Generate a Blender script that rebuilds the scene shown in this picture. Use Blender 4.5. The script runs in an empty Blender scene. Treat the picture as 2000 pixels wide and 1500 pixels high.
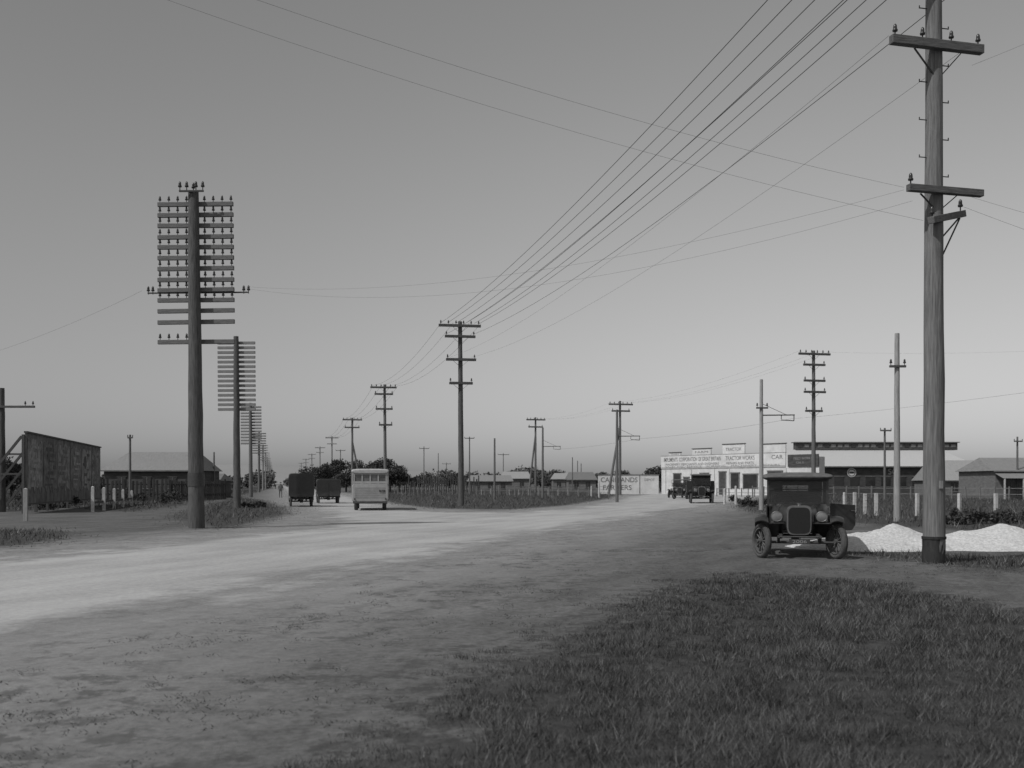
import bpy, math, random
import numpy as np
from mathutils import Vector, Matrix
random.seed(7); rng=np.random.default_rng(7)
H=1.65; F=2000.0; HV=945.0
sc=bpy.context.scene
COL=sc.collection
def gd(v): return F*H/(v-HV)
def gp(u,v):
    d=gd(v); return ((u-1000)*d/F, d)
def xu(u,d): return (u-1000)*d/F
def zv(v,d): return H-(v-HV)*d/F
rad=math.radians
# ------------------------------------------------------------- noise
_T=rng.random((256,256))
def vnoise(x,y,s=1.0,o=0):
    x=np.asarray(x,float)/s+o*17.3+1000; y=np.asarray(y,float)/s+o*9.1+1000
    xi=np.floor(x).astype(int); yi=np.floor(y).astype(int); fx=x-xi; fy=y-yi
    fx=fx*fx*(3-2*fx); fy=fy*fy*(3-2*fy)
    g=lambda a,b:_T[a%256,b%256]
    return (g(xi,yi)*(1-fx)+g(xi+1,yi)*fx)*(1-fy)+(g(xi,yi+1)*(1-fx)+g(xi+1,yi+1)*fx)*fy
def gz(x,y):
    x=np.asarray(x,float); y=np.asarray(y,float)
    f=np.clip((70-np.hypot(x,y))/60,0,1)
    return f*((vnoise(x,y,3.1)-.5)*.06+(vnoise(x,y,.9,3)-.5)*.014)
# ------------------------------------------------------------- materials
def nodes(m):
    m.use_nodes=True; n=m.node_tree.nodes; l=m.node_tree.links; n.clear(); return n,l
def g3(v): return (v,v,v,1)
_M={}
def mat(name,base,var=.25,scale=6,rough=.85,stretch=(1,1,1),bump=.2,metal=0,alpha=1,spec=.3,dust=0):
    if name in _M: return _M[name]
    m=bpy.data.materials.new(name); n,l=nodes(m)
    out=n.new('ShaderNodeOutputMaterial'); p=n.new('ShaderNodeBsdfPrincipled')
    tc=n.new('ShaderNodeTexCoord'); mp=n.new('ShaderNodeMapping'); mp.inputs['Scale'].default_value=stretch
    l.new(tc.outputs['Object'],mp.inputs['Vector'])
    nz=n.new('ShaderNodeTexNoise'); nz.inputs['Scale'].default_value=scale; nz.inputs['Detail'].default_value=6
    nz.inputs['Roughness'].default_value=.65
    l.new(mp.outputs[0],nz.inputs['Vector'])
    cr=n.new('ShaderNodeValToRGB'); cr.color_ramp.elements[0].position=.3; cr.color_ramp.elements[1].position=.7
    cr.color_ramp.elements[0].color=g3(max(.004,base*(1-var))); cr.color_ramp.elements[1].color=g3(min(.9,base*(1+var)))
    l.new(nz.outputs['Fac'],cr.inputs[0])
    col=cr.outputs[0]
    if dust:
        ge=n.new('ShaderNodeNewGeometry'); sx=n.new('ShaderNodeSeparateXYZ'); l.new(ge.outputs['Position'],sx.inputs[0])
        mr=n.new('ShaderNodeMapRange'); mr.inputs[1].default_value=0.0; mr.inputs[2].default_value=1.1; mr.inputs[3].default_value=dust; mr.inputs[4].default_value=.06*dust
        l.new(sx.outputs['Z'],mr.inputs[0])
        mu=n.new('ShaderNodeMath'); mu.operation='MULTIPLY'; l.new(mr.outputs[0],mu.inputs[0]); l.new(nz.outputs['Fac'],mu.inputs[1])
        mx=n.new('ShaderNodeMixRGB'); mx.inputs[2].default_value=g3(.2); l.new(mu.outputs[0],mx.inputs[0]); l.new(col,mx.inputs[1]); col=mx.outputs[0]
    l.new(col,p.inputs['Base Color'])
    p.inputs['Roughness'].default_value=rough; p.inputs['Metallic'].default_value=metal
    p.inputs['Specular IOR Level'].default_value=spec
    if bump:
        b=n.new('ShaderNodeBump'); b.inputs['Strength'].default_value=bump; b.inputs['Distance'].default_value=.03
        l.new(nz.outputs['Fac'],b.inputs['Height']); l.new(b.outputs[0],p.inputs['Normal'])
    p.inputs['Alpha'].default_value=alpha
    l.new(p.outputs[0],out.inputs[0]); _M[name]=m; return m
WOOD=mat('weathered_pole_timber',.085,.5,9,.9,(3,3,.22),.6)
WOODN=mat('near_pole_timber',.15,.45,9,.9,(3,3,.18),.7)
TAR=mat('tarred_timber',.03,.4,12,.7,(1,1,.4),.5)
WOODF=mat('light_haze_tint_pole_timber',.12,.25,6,.9,(3,3,.3),.2)  # far timber painted lighter to stand for haze over distance
WOODH=mat('haze_tinted_pole_timber',.2,.15,6,.9,(3,3,.3),.1)  # most distant poles: haze mixed into a still paler grey
ARM=mat('crossarm_timber',.075,.4,10,.85,(.4,4,4),.4)
ARMT=mat('grey_weathered_crossarm',.13,.35,8,.85,(.4,4,4),.3)
ARMF=mat('pale_far_crossarm',.19,.2,8,.85,(.4,4,4),.1)
INS=mat('dark_glazed_porcelain',.03,.2,8,.3,bump=0,spec=.5)
IRON=mat('painted_iron',.05,.3,20,.6,bump=.1)
WIREM=mat('dark_wire',.05,.1,3,.7,bump=0)
WIREL=mat('light_grey_wire',.12,.1,3,.7,bump=0)
WHITE=mat('chalky_white_paint',.42,.3,7,.85,bump=.2)
PALEP=mat('pale_pole_paint',.27,.3,8,.85,(3,3,.3),.3)
FENCEW=mat('grey_fence_timber',.16,.4,10,.9,(3,3,.4),.3)
PAINT=mat('dusty_dark_coachwork',.022,.4,5,.35,bump=.03,spec=.5,dust=.6)
FENDER=mat('dusty_black_mudguard',.018,.4,6,.38,bump=.03,spec=.5,dust=.55)
CLOTH=mat('dark_hood_cloth',.10,.3,8,.9,bump=.25)
NICKEL=mat('dull_nickel',.22,.25,10,.42,metal=.85,bump=.03)
LENS=mat('lamp_glass',.16,.25,10,.2,bump=0,spec=.5)
RUBBER=mat('dusty_rubber',.035,.4,12,.9,bump=.3,dust=.6)
SPOKE=mat('wheel_timber_paint',.07,.3,12,.7,bump=.1,dust=.4)
CORE=mat('radiator_core',.012,.5,120,.6,bump=.3)
GLASS=mat('dark_window_glass',.03,.2,2,.12,bump=0,alpha=.55,spec=.5)
BLKGL=mat('deep_window_glass',.03,.4,1.2,.2,bump=0,spec=.5)
LETD=mat('dark_lettering_paint',.04,.3,5,.8,bump=0)
LETG=mat('faded_lettering_paint',.14,.5,1.2,.8,bump=0)
LETW=mat('light_lettering_paint',.24,.3,5,.8,bump=0)
SEAT=mat('dark_leather',.02,.3,10,.6,bump=.1)
CREAM=mat('faded_cream_paint',.28,.14,4,.55,bump=.05,spec=.4)
CREAM2=mat('bus_roof_paint',.32,.15,4,.7,bump=.05)
# ------------------------------------------------------------- mesh builder
class MB:
    def __init__(s): s.v=[]; s.f=[]; s.sm=[]
    def add(s,vs,fs,smooth=False,M=None):
        o=len(s.v)
        for p in vs:
            p=Vector(p)
            if M is not None: p=M@p
            s.v.append(tuple(p))
        for f in fs: s.f.append([i+o for i in f]); s.sm.append(smooth)
        return s
    def box(s,c,d,M=None,rz=0):
        hx,hy,hz=d[0]/2,d[1]/2,d[2]/2
        R=Matrix.Translation(Vector(c))@Matrix.Rotation(rz,4,'Z')
        if M is not None: R=M@R
        vs=[(x,y,z) for x in(-hx,hx) for y in(-hy,hy) for z in(-hz,hz)]
        return s.add(vs,[(0,1,3,2),(4,6,7,5),(0,4,5,1),(2,3,7,6),(0,2,6,4),(1,5,7,3)],False,R)
    def beam(s,a,b,w,h):
        a=Vector(a); b=Vector(b); z=(b-a); L=z.length; z.normalize()
        up=Vector((0,0,1)) if abs(z.z)<.9 else Vector((0,1,0))
        x=z.cross(up).normalized(); y=x.cross(z).normalized()
        R=Matrix((x,z,y)).transposed().to_4x4(); R.translation=(a+b)/2
        return s.box((0,0,0),(w,L,h),R)
    def cyl(s,a,b,r0,r1=None,n=12,cap=True,rings=1,jit=0):
        if r1 is None: r1=r0
        a=Vector(a); b=Vector(b); z=(b-a).normalized()
        up=Vector((0,0,1)) if abs(z.z)<.9 else Vector((1,0,0))
        x=z.cross(up).normalized(); y=z.cross(x).normalized()
        vs=[];fs=[]
        for k in range(rings+1):
            t=k/rings; c=a.lerp(b,t); r=r0+(r1-r0)*t
            if jit: c=c+x*random.uniform(-jit,jit)+y*random.uniform(-jit,jit)
            for i in range(n):
                q=2*math.pi*i/n; rr=r*(1+ (random.uniform(-.02,.02) if jit else 0))
                vs.append(c+x*math.cos(q)*rr+y*math.sin(q)*rr)
        for k in range(rings):
            for i in range(n):
                j=(i+1)%n; fs.append((k*n+i,k*n+j,(k+1)*n+j,(k+1)*n+i))
        s.add(vs,fs,True)
        if cap: s.add(vs[:n],[tuple(range(n))]); s.add(vs[-n:],[tuple(reversed(range(n)))])
        return s
    def lathe(s,prof,M=None,n=16,axis='Z'):
        vs=[];fs=[]
        for (r,h) in prof:
            for i in range(n):
                q=2*math.pi*i/n
                p=(r*math.cos(q),r*math.sin(q),h)
                if axis=='X': p=(h,p[0],p[1])
                if axis=='Y': p=(p[0],h,p[1])
                vs.append(p)
        for k in range(len(prof)-1):
            for i in range(n):
                j=(i+1)%n; fs.append((k*n+i,k*n+j,(k+1)*n+j,(k+1)*n+i))
        return s.add(vs,fs,True,M)
    def torus(s,R,r,w=None,M=None,n=28,m=10,axis='X'):
        w=w or r; prof=[(R+r*math.cos(2*math.pi*i/m),w*math.sin(2*math.pi*i/m)) for i in range(m+1)]
        return s.lathe(prof,M,n,axis)
    def loft(s,secs,n=28,cap=True):
        vs=[];fs=[]
        for (y,hw,z0,z1,e) in secs:
            zc=(z0+z1)/2; hz=(z1-z0)/2
            for i in range(n):
                q=2*math.pi*(i+.5)/n; c=math.cos(q); d=math.sin(q)
                vs.append((hw*math.copysign(abs(c)**(2/e),c),y,zc+hz*math.copysign(abs(d)**(2/e),d)))
        for k in range(len(secs)-1):
            for i in range(n):
                j=(i+1)%n; fs.append((k*n+i,(k+1)*n+i,(k+1)*n+j,k*n+j))
        s.add(vs,fs,True)
        if cap: s.add(vs[:n],[tuple(range(n))]); s.add(vs[-n:],[tuple(reversed(range(n)))])
        return s
    def ribbon(s,pts,x0,x1,crown=.03,m=6,th=.02):
        vs=[];fs=[]
        for (y,z) in pts:
            for i in range(m+1):
                t=i/m; c=1-(2*t-1)**2
                vs.append((x0+(x1-x0)*t,y,z+crown*c))
        for k in range(len(pts)-1):
            for i in range(m):
                a=k*(m+1)+i; fs.append((a,a+1,a+m+2,a+m+1))
        vs2=[(a,b,c-th) for a,b,c in vs]; fs2=[tuple(reversed(f)) for f in fs]
        s.add(vs,fs,True); s.add(vs2,fs2,True); return s
    def mesh(s,name,m):
        me=bpy.data.meshes.new(name); me.from_pydata(s.v,[],s.f)
        me.polygons.foreach_set('use_smooth',s.sm); me.materials.append(m); me.update(); return me
def link(o,parent=None,loc=(0,0,0),rot=(0,0,0)):
    o.location=loc; o.rotation_euler=rot
    if parent: o.parent=parent
    COL.objects.link(o); return o
def part(name,mb,m,parent,loc=(0,0,0),rot=(0,0,0),bevel=0,label=None):
    me=mb if isinstance(mb,bpy.types.Mesh) else mb.mesh(name,m)
    o=bpy.data.objects.new(name,me); link(o,parent,loc,rot)
    if bevel:
        b=o.modifiers.new('bevel','BEVEL'); b.width=bevel; b.segments=2; b.limit_method='ANGLE'; b.angle_limit=rad(40)
    if label: o['label']=label
    return o
def tag(o,label,cat,group=None,kind=None):
    o['label']=label; o['category']=cat
    if group: o['group']=group
    if kind: o['kind']=kind
    return o
def thing(name,label,cat,loc,rz=0,group=None):
    e=bpy.data.objects.new(name,None); e.empty_display_size=.2
    link(e,None,loc,(0,0,rz)); return tag(e,label,cat,group)
def solo(name,mb,m,label,cat,loc=(0,0,0),rz=0,group=None,kind=None):
    o=part(name,mb,m,None,loc,(0,0,rz)); return tag(o,label,cat,group,kind)
def text_part(body,w,h,m,parent,loc,rz=0,name='lettering',bold=.0):
    cu=bpy.data.curves.new('t','FONT'); cu.body=body; cu.extrude=.004; cu.offset=bold
    o=bpy.data.objects.new('t',cu); COL.objects.link(o)
    dg=bpy.context.evaluated_depsgraph_get(); me=bpy.data.meshes.new_from_object(o.evaluated_get(dg))
    bpy.data.objects.remove(o); me.name=name
    n=len(me.vertices); co=np.empty(n*3,dtype=np.float32); me.vertices.foreach_get('co',co); co=co.reshape(-1,3)
    mn=co.min(0); mx=co.max(0)
    x=(co[:,0]-mn[0])/(mx[0]-mn[0])*w-w/2; z=(co[:,1]-mn[1])/(mx[1]-mn[1])*h-h/2
    co2=np.stack([x,-co[:,2],z],1).astype(np.float32); me.vertices.foreach_set('co',co2.ravel())
    me.materials.clear(); me.materials.append(m); me.update()
    return part(name,me,m,parent,loc,(0,0,rz))
# ------------------------------------------------------------- ground and road
def sdist(X,Y,poly):
    P=np.array(poly,float); n=len(P); D=np.full(X.shape,1e9); inside=np.zeros(X.shape,bool)
    for i in range(n):
        ax,ay=P[i]; bx,by=P[(i+1)%n]; ex,ey=bx-ax,by-ay
        t=np.clip(((X-ax)*ex+(Y-ay)*ey)/(ex*ex+ey*ey+1e-9),0,1)
        D=np.minimum(D,np.hypot(X-ax-t*ex,Y-ay-t*ey))
        c=((ay>Y)!=(by>Y)); xi=ax+(Y-ay)/(by-ay+1e-12)*ex
        inside^=(c&(X<xi))
    return np.where(inside,D,-D)
W=lambda pts:[gp(u,v) for u,v in pts]
road_poly=W([(-700,1160),(0,1090),(200,1070),(400,1050),(520,1040),(590,1034),(636,1020),(632,1006),(600,992),(572,972),(552,955),(541,947.2),(547,947.2),
 (575,952),(640,961),(700,972),(770,990),(850,1000),(1000,1001),(1100,994),(1190,979),(1222,970),(1270,964),(1400,961),(1490,962),(1500,968),(1450,980),(1390,988),
 (1300,1002),(1200,1020),(1050,1048),(900,1078),(780,1103),(640,1130),(500,1163),(300,1195),(150,1230),(0,1268),(-700,1440)])
grass_polys=[W(p) for p in [
 [(640,1640),(730,1500),(800,1430),(870,1372),(960,1312),(1100,1252),(1200,1203),(1330,1136),(1500,1120),(1700,1138),(1850,1165),(2000,1195),(2700,1320),(2700,1900),(500,1900)],
 [(700,967),(770,984),(850,993),(1000,995),(1100,988),(1190,974),(1207,966),(1100,960),(1000,958),(800,956),(680,958)],
 [(1435,988),(1470,1002),(1560,1012),(1700,1024),(1850,1034),(2000,1044),(2600,1060),(2600,965),(1900,962),(1530,962)],
 [(-500,1075),(0,1070),(70,1064),(140,1048),(150,1040),(60,1034),(-500,1036)],
 [(330,1010),(370,1022),(420,1034),(470,1030),(520,1016),(570,1004),(560,992),(510,976),(470,972),(400,985)],
 [(-500,1003),(0,1000),(60,998),(140,992),(250,1000),(340,990),(450,972),(530,954),(530,950),(-500,952)],
 [(1640,1082),(1780,1098),(1950,1116),(2400,1130),(2400,1096),(1900,1086),(1700,1077)],
]]
def grass_sd(X,Y):
    s=np.full(X.shape,-1e9)
    for p in grass_polys: s=np.maximum(s,sdist(X,Y,p))
    return s
NX=620
tx=np.linspace(-1,1,NX); kx=math.asinh(5000/7.0); xs=7.0*np.sinh(kx*tx)
kl=math.asinh(-400/9.0); kh=math.asinh(6000/9.0); ty=np.linspace(kl,kh,NX+80); ys=12+9.0*np.sinh(ty)
GX,GY=np.meshgrid(xs,ys)
GZ=gz(GX,GY)
SDR=sdist(GX,GY,road_poly); SDG=grass_sd(GX,GY)
ny,nx=GX.shape
idx=np.arange(nx*ny).reshape(ny,nx)
def sheet(name,zoff,mask,attrs,m):
    q=np.stack([idx[:-1,:-1],idx[:-1,1:],idx[1:,1:],idx[1:,:-1]],-1).reshape(-1,4)
    if mask is not None:
        k=mask.ravel()[q].any(1); q=q[k]
    used=np.unique(q); rm=np.full(nx*ny,-1); rm[used]=np.arange(len(used)); q=rm[q]
    co=np.stack([GX.ravel(),GY.ravel(),GZ.ravel()+zoff],1)[used].astype(np.float32)
    me=bpy.data.meshes.new(name); me.vertices.add(len(co)); me.vertices.foreach_set('co',co.ravel())
    me.loops.add(q.size); me.loops.foreach_set('vertex_index',q.ravel().astype(np.int32))
    me.polygons.add(len(q)); me.polygons.foreach_set('loop_start',np.arange(0,q.size,4,dtype=np.int32))
    me.update(calc_edges=True); me.polygons.foreach_set('use_smooth',np.ones(len(q),bool))
    for an,av in attrs.items():
        a=me.attributes.new(an,'FLOAT','POINT'); a.data.foreach_set('value',av.ravel()[used].astype(np.float32))
    me.materials.append(m); o=bpy.data.objects.new(name,me); COL.objects.link(o); return o
def nnode(n,l,vec,scale,detail=6,rough=.6):
    t=n.new('ShaderNodeTexNoise'); t.inputs['Scale'].default_value=scale; t.inputs['Detail'].default_value=detail; t.inputs['Roughness'].default_value=rough
    l.new(vec,t.inputs['Vector']); return t.outputs['Fac']
def ramp(n,l,fac,a,b,ca,cb):
    r=n.new('ShaderNodeMapRange'); r.interpolation_type='SMOOTHSTEP'
    for i,v in enumerate((a,b,ca,cb)): r.inputs[i+1].default_value=v
    l.new(fac,r.inputs[0]); return r.outputs[0]
def mth(n,l,op,a,b):
    m=n.new('ShaderNodeMath'); m.operation=op
    for i,x in enumerate((a,b)):
        if isinstance(x,(int,float)): m.inputs[i].default_value=x
        else: l.new(x,m.inputs[i])
    return m.outputs[0]
def mixf(n,l,f,a,b):
    m=n.new('ShaderNodeMix'); m.data_type='FLOAT'
    l.new(f,m.inputs[0])
    for i,x in ((2,a),(3,b)):
        if isinstance(x,(int,float)): m.inputs[i].default_value=x
        else: l.new(x,m.inputs[i])
    return m.outputs[0]
def ground_mat():
    m=bpy.data.materials.new('dirt_and_grass_ground'); n,l=nodes(m)
    out=n.new('ShaderNodeOutputMaterial'); p=n.new('ShaderNodeBsdfPrincipled'); p.inputs['Roughness'].default_value=.95; p.inputs['Specular IOR Level'].default_value=.1
    ge=n.new('ShaderNodeNewGeometry'); P=ge.outputs['Position']
    mp=n.new('ShaderNodeMapping'); mp.vector_type='TEXTURE'; mp.inputs['Rotation'].default_value=(0,0,rad(-22)); mp.inputs['Scale'].default_value=(.6,3.0,1); l.new(P,mp.inputs[0])
    a=nnode(n,l,P,.35,5); b=nnode(n,l,mp.outputs[0],.9,6,.65); c=nnode(n,l,P,10,9,.85); d=nnode(n,l,P,2.6,7,.75)
    at=n.new('ShaderNodeAttribute'); at.attribute_name='grass'
    base=mth(n,l,'ADD',ramp(n,l,a,.3,.7,-.015,.015),ramp(n,l,b,.3,.7,.085,.125))
    base=mth(n,l,'ADD',base,ramp(n,l,c,.3,.7,-.045,.045))
    at2=n.new('ShaderNodeAttribute'); at2.attribute_name='road'
    shoulder=ramp(n,l,at2.outputs['Fac'],-6.0,0,0,.12); base=mth(n,l,'ADD',base,shoulder)
    tuft=mth(n,l,'MULTIPLY',ramp(n,l,d,.49,.58,0,1),ramp(n,l,nnode(n,l,P,.45,4),.38,.58,0,.6))
    base=mixf(n,l,tuft,base,.06)
    gcol=mth(n,l,'ADD',ramp(n,l,c,.3,.7,.022,.055),ramp(n,l,d,.35,.65,0,.03))
    gf=ramp(n,l,mth(n,l,'ADD',at.outputs['Fac'],ramp(n,l,d,.3,.7,-1.0,1.0)),-.5,.6,0,1)
    col=mixf(n,l,gf,base,gcol)
    cc=n.new('ShaderNodeCombineColor'); [l.new(col,cc.inputs[i]) for i in range(3)]
    l.new(cc.outputs[0],p.inputs['Base Color'])
    bm=n.new('ShaderNodeBump'); bm.inputs['Strength'].default_value=.6; bm.inputs['Distance'].default_value=.035; l.new(mth(n,l,'ADD',c,mth(n,l,'MULTIPLY',d,.5)),bm.inputs['Height']); l.new(bm.outputs[0],p.inputs['Normal'])
    l.new(p.outputs[0],out.inputs[0]); return m
def road_mat():
    m=bpy.data.materials.new('pale_gravel_road'); n,l=nodes(m)
    out=n.new('ShaderNodeOutputMaterial'); p=n.new('ShaderNodeBsdfPrincipled'); p.inputs['Roughness'].default_value=.95; p.inputs['Specular IOR Level'].default_value=.1
    ge=n.new('ShaderNodeNewGeometry'); P=ge.outputs['Position']
    mp=n.new('ShaderNodeMapping'); mp.vector_type='TEXTURE'; mp.inputs['Rotation'].default_value=(0,0,rad(-20)); mp.inputs['Scale'].default_value=(.8,5,1); l.new(P,mp.inputs[0])
    a=nnode(n,l,P,.16,5); b=nnode(n,l,mp.outputs[0],.8,6,.6); c=nnode(n,l,P,9,8,.8); d=nnode(n,l,P,.9,6,.7)
    base=mth(n,l,'ADD',ramp(n,l,a,.3,.7,-.03,.03),ramp(n,l,b,.3,.7,.285,.355))
    base=mth(n,l,'ADD',base,ramp(n,l,c,.3,.7,-.05,.05))
    cc=n.new('ShaderNodeCombineColor'); [l.new(base,cc.inputs[i]) for i in range(3)]
    l.new(cc.outputs[0],p.inputs['Base Color'])
    bm=n.new('ShaderNodeBump'); bm.inputs['Strength'].default_value=.35; bm.inputs['Distance'].default_value=.03; l.new(mth(n,l,'ADD',c,b),bm.inputs['Height']); l.new(bm.outputs[0],p.inputs['Normal'])
    at=n.new('ShaderNodeAttribute'); at.attribute_name='road'
    al=ramp(n,l,mth(n,l,'ADD',at.outputs['Fac'],ramp(n,l,mth(n,l,'ADD',mth(n,l,'MULTIPLY',b,.4),mth(n,l,'MULTIPLY',d,.6)),.35,.65,-.9,.9)),-1.5,1.9,0,1)
    l.new(al,p.inputs['Alpha']); l.new(p.outputs[0],out.inputs[0]); return m
g=sheet('ground',0,None,{'grass':np.clip(SDG,-30,30),'road':np.clip(SDR,-30,30)},ground_mat())
tag(g,'flat dusty earth verge with rough grass patches','ground',kind='structure')
r=sheet('road',.006,SDR>-2.7,{'road':np.clip(SDR,-30,30)},road_mat())
tag(r,'pale unsealed gravel road with worn wheel tracks','road',kind='structure')
# ------------------------------------------------------------- grass
def grass_mat(name,lo,hi,fl=.6):
    m=bpy.data.materials.new(name); n,l=nodes(m); out=n.new('ShaderNodeOutputMaterial'); p=n.new('ShaderNodeBsdfPrincipled'); p.inputs['Roughness'].default_value=.8; p.inputs['Specular IOR Level'].default_value=.12
    ge=n.new('ShaderNodeNewGeometry'); f=nnode(n,l,ge.outputs['Position'],1.8,6,.75)
    at=n.new('ShaderNodeAttribute'); at.attribute_name='shade'
    v=mth(n,l,'ADD',ramp(n,l,f,.38,.62,lo,hi*.7),mth(n,l,'MULTIPLY',mth(n,l,'POWER',at.outputs['Fac'],3.0),hi*fl))
    cc=n.new('ShaderNodeCombineColor'); [l.new(v,cc.inputs[i]) for i in range(3)]
    l.new(cc.outputs[0],p.inputs['Base Color']); l.new(p.outputs[0],out.inputs[0]); return m
def tri_cloud(name,base,tip,side,shade,m):
    n=len(base); co=np.empty((n,3,3),np.float32); co[:,0]=base-side; co[:,1]=base+side; co[:,2]=tip
    me=bpy.data.meshes.new(name); me.vertices.add(n*3); me.vertices.foreach_set('co',co.ravel())
    me.loops.add(n*3); me.loops.foreach_set('vertex_index',np.arange(n*3,dtype=np.int32))
    me.polygons.add(n); me.polygons.foreach_set('loop_start',np.arange(0,n*3,3,dtype=np.int32)); me.update(calc_edges=True)
    a=me.attributes.new('shade','FLOAT','POINT'); a.data.foreach_set('value',np.repeat(shade,3).astype(np.float32))
    me.materials.append(m); o=bpy.data.objects.new(name,me); COL.objects.link(o); return o
def blades(poly,N,hmin,hmax,w,box,soft=.5,thin=None,clump=.5):
    x=rng.uniform(box[0],box[1],N); y=rng.uniform(box[2],box[3],N)
    if thin: 
        k=rng.random(N)<np.clip(thin/y,0,1)**1.2; x=x[k]; y=y[k]
    sd=sdist(x,y,poly); dn=vnoise(x,y,.22,2)*.5+vnoise(x,y,.8,5)*.3+vnoise(x,y,.09,6)*.2
    k=(sd+(vnoise(x,y,.6,9)*.6+vnoise(x,y,.2,8)*.4-.5)*soft*5>rng.normal(0,.4*soft,len(x)))&(dn+rng.random(len(x))*.5>clump)
    x=x[k];y=y[k];dn=dn[k]; sd=sd[k]; n=len(x)
    h=rng.uniform(hmin,hmax,n)*(.1+1.9*np.clip(dn-.15,0,1))*np.clip(.6+sd/(soft*4),.5,1)
    ww=w*rng.uniform(.6,1.3,n)*(np.clip(y/8,1,None) if thin else 1)
    a=rng.uniform(0,2*np.pi,n); ln=rng.uniform(.2,1.2,n)*h; b=rng.uniform(0,2*np.pi,n)
    base=np.stack([x,y,gz(x,y)-.01],1); tip=base+np.stack([np.cos(b)*ln,np.sin(b)*ln,h],1)
    side=np.stack([np.cos(a)*ww/2,np.sin(a)*ww/2,np.zeros(n)],1)
    return base,tip,side,np.clip(rng.random(n)*.75+dn*.4,0,1)
GM=grass_mat('dry_grass_blades',.014,.095,1.4)
parts=[blades(grass_polys[0],900000,.04,.115,.006,(-4,14.5,4.5,19.5),.38,9,.5)]
x=rng.uniform(-9,10,160000); y=rng.uniform(5,26,160000)
den=vnoise(x,y,.35,11)*.45+vnoise(x,y,.13,12)*.25+vnoise(x,y,2.2,13)*.3
k=(den>.655)&(sdist(x,y,road_poly)<-.8)&(sdist(x,y,grass_polys[0])<.5); x=x[k];y=y[k]; n=len(x)
h=rng.uniform(.008,.028,n); a=rng.uniform(0,6.28,n); b=rng.uniform(0,6.28,n); base=np.stack([x,y,gz(x,y)-.004],1)
parts.append((base,base+np.stack([np.cos(b)*h*1.5,np.sin(b)*h*1.5,h],1),np.stack([np.cos(a)*.006,np.sin(a)*.006,0*a],1),rng.random(n)*.8))
parts.append(blades(grass_polys[1],80000,.12,.45,.05,(-60,45,60,320),1.0,None,.4))
parts.append(blades(grass_polys[2],90000,.12,.45,.035,(8,60,28,200),1.0,None,.4))
parts.append(blades(grass_polys[3],12000,.06,.24,.03,(-30,-10,22,40),.8,None,.45))
parts.append(blades(grass_polys[4],30000,.08,.36,.035,(-45,-8,34,130),.9,None,.5))
parts.append(blades(grass_polys[5],90000,.12,.5,.05,(-110,-15,50,250),.9,None,.4))
parts.append(blades(grass_polys[6],40000,.05,.2,.02,(5,24,17,27),.5,None,.4))
A=[np.concatenate([p[i] for p in parts]) for i in range(4)]
tag(tri_cloud('grass',A[0],A[1],A[2],A[3],GM),'rough short grass growing over the verges','grass',kind='stuff')
# ------------------------------------------------------------- poles
ANG=math.atan2(.22,.975)
ins_prof=[(.012,-.06),(.012,.03),(.045,.035),(.05,.06),(.032,.09),(.036,.10),(.03,.15),(.012,.175),(0,.178)]
def ins_mesh(s=1.0,n=10):
    mb=MB(); mb.lathe([(r*s,h*s) for r,h in ins_prof],None,n); return mb
INSM=ins_mesh(1.15).mesh('insulator',INS); INSL=ins_mesh(1.3).mesh('insulator',INS); INSH=ins_mesh(1.45,12).mesh('insulator',INS); INSN=ins_mesh(1.1,14).mesh('insulator',INS)
def pole(name,label,group,u,d,ztop,r0,r1,arms,m=WOOD,amat=ARM,hi=False,insm=INSM,rz=ANG,lean=0,strut=None,n=16,cat='utility pole',single=False,extras=None,behind=False):
    X=xu(u,d); Z=float(gz(X,d))
    if single:
        mb=MB(); mb.cyl((0,0,-.3),(0,0,ztop),r0,r1,8)
        for a in arms:
            mb.box(((a['l']+a['r'])/2,-r1-.05,a['z']),(a['r']-a['l'],a.get('t',.12),a.get('t',.12)))
            for i in a.get('ins',[]): mb.cyl((i,-r1-.05,a['z']),(i,-r1-.05,a['z']+.25),.05,.04,5)
        if strut: mb.cyl((0,0,strut[2]),(strut[0],strut[1],-.2),.11,.15,8)
        return solo(name,mb,m,label,cat,(X,d,Z),rz,group)
    e=thing(name,label,cat,(X,d,Z),rz,group)
    e.rotation_euler=(0,lean,rz)
    mb=MB(); mb.cyl((0,0,-.4),(0,0,ztop),r0,r1,n,rings=14,jit=r1*.05)
    part('pole_shaft',mb,m,e)
    for a in arms:
        t=a.get('t',.12); mb=MB(); y=-(r0+(r1-r0)*a['z']/ztop)-t/2+.02
        if behind: y=-y
        cx=(a['l']+a['r'])/2
        mb.box((0,0,0),(a['r']-a['l'],t,t*a.get('th',1)))
        if not hi:
            for i in a.get('ins',[]): mb.lathe([(r*1.7,h*1.6+t/2) for r,h in ins_prof],Matrix.Translation((i-cx,0,0)),6)
        ao=part('crossarm',mb,amat,e,(cx,y,a['z']),(0,a.get('tilt',0),0),bevel=.008 if hi else 0)
        if hi:
            for i in a.get('ins',[]): part('insulator',insm,INS,ao,(i-cx,0,t*a.get('th',1)/2+.04))
        if a.get('br'):
            b=a['br']
            for sg in (-1,1):
                mb=MB(); mb.beam((sg*b[0],y+t/2+.01,a['z']-t/2),(sg*.05,y+t/2+.03,a['z']-b[1]),.04,.015); part('arm_brace',mb,IRON,e)
    if strut:
        mb=MB(); mb.cyl((0,0,strut[2]),(strut[0],strut[1],-.2),r1*.9,r0*.9,10); part('strut',mb,m,e)
    if extras: extras(e)
    return e
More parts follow.
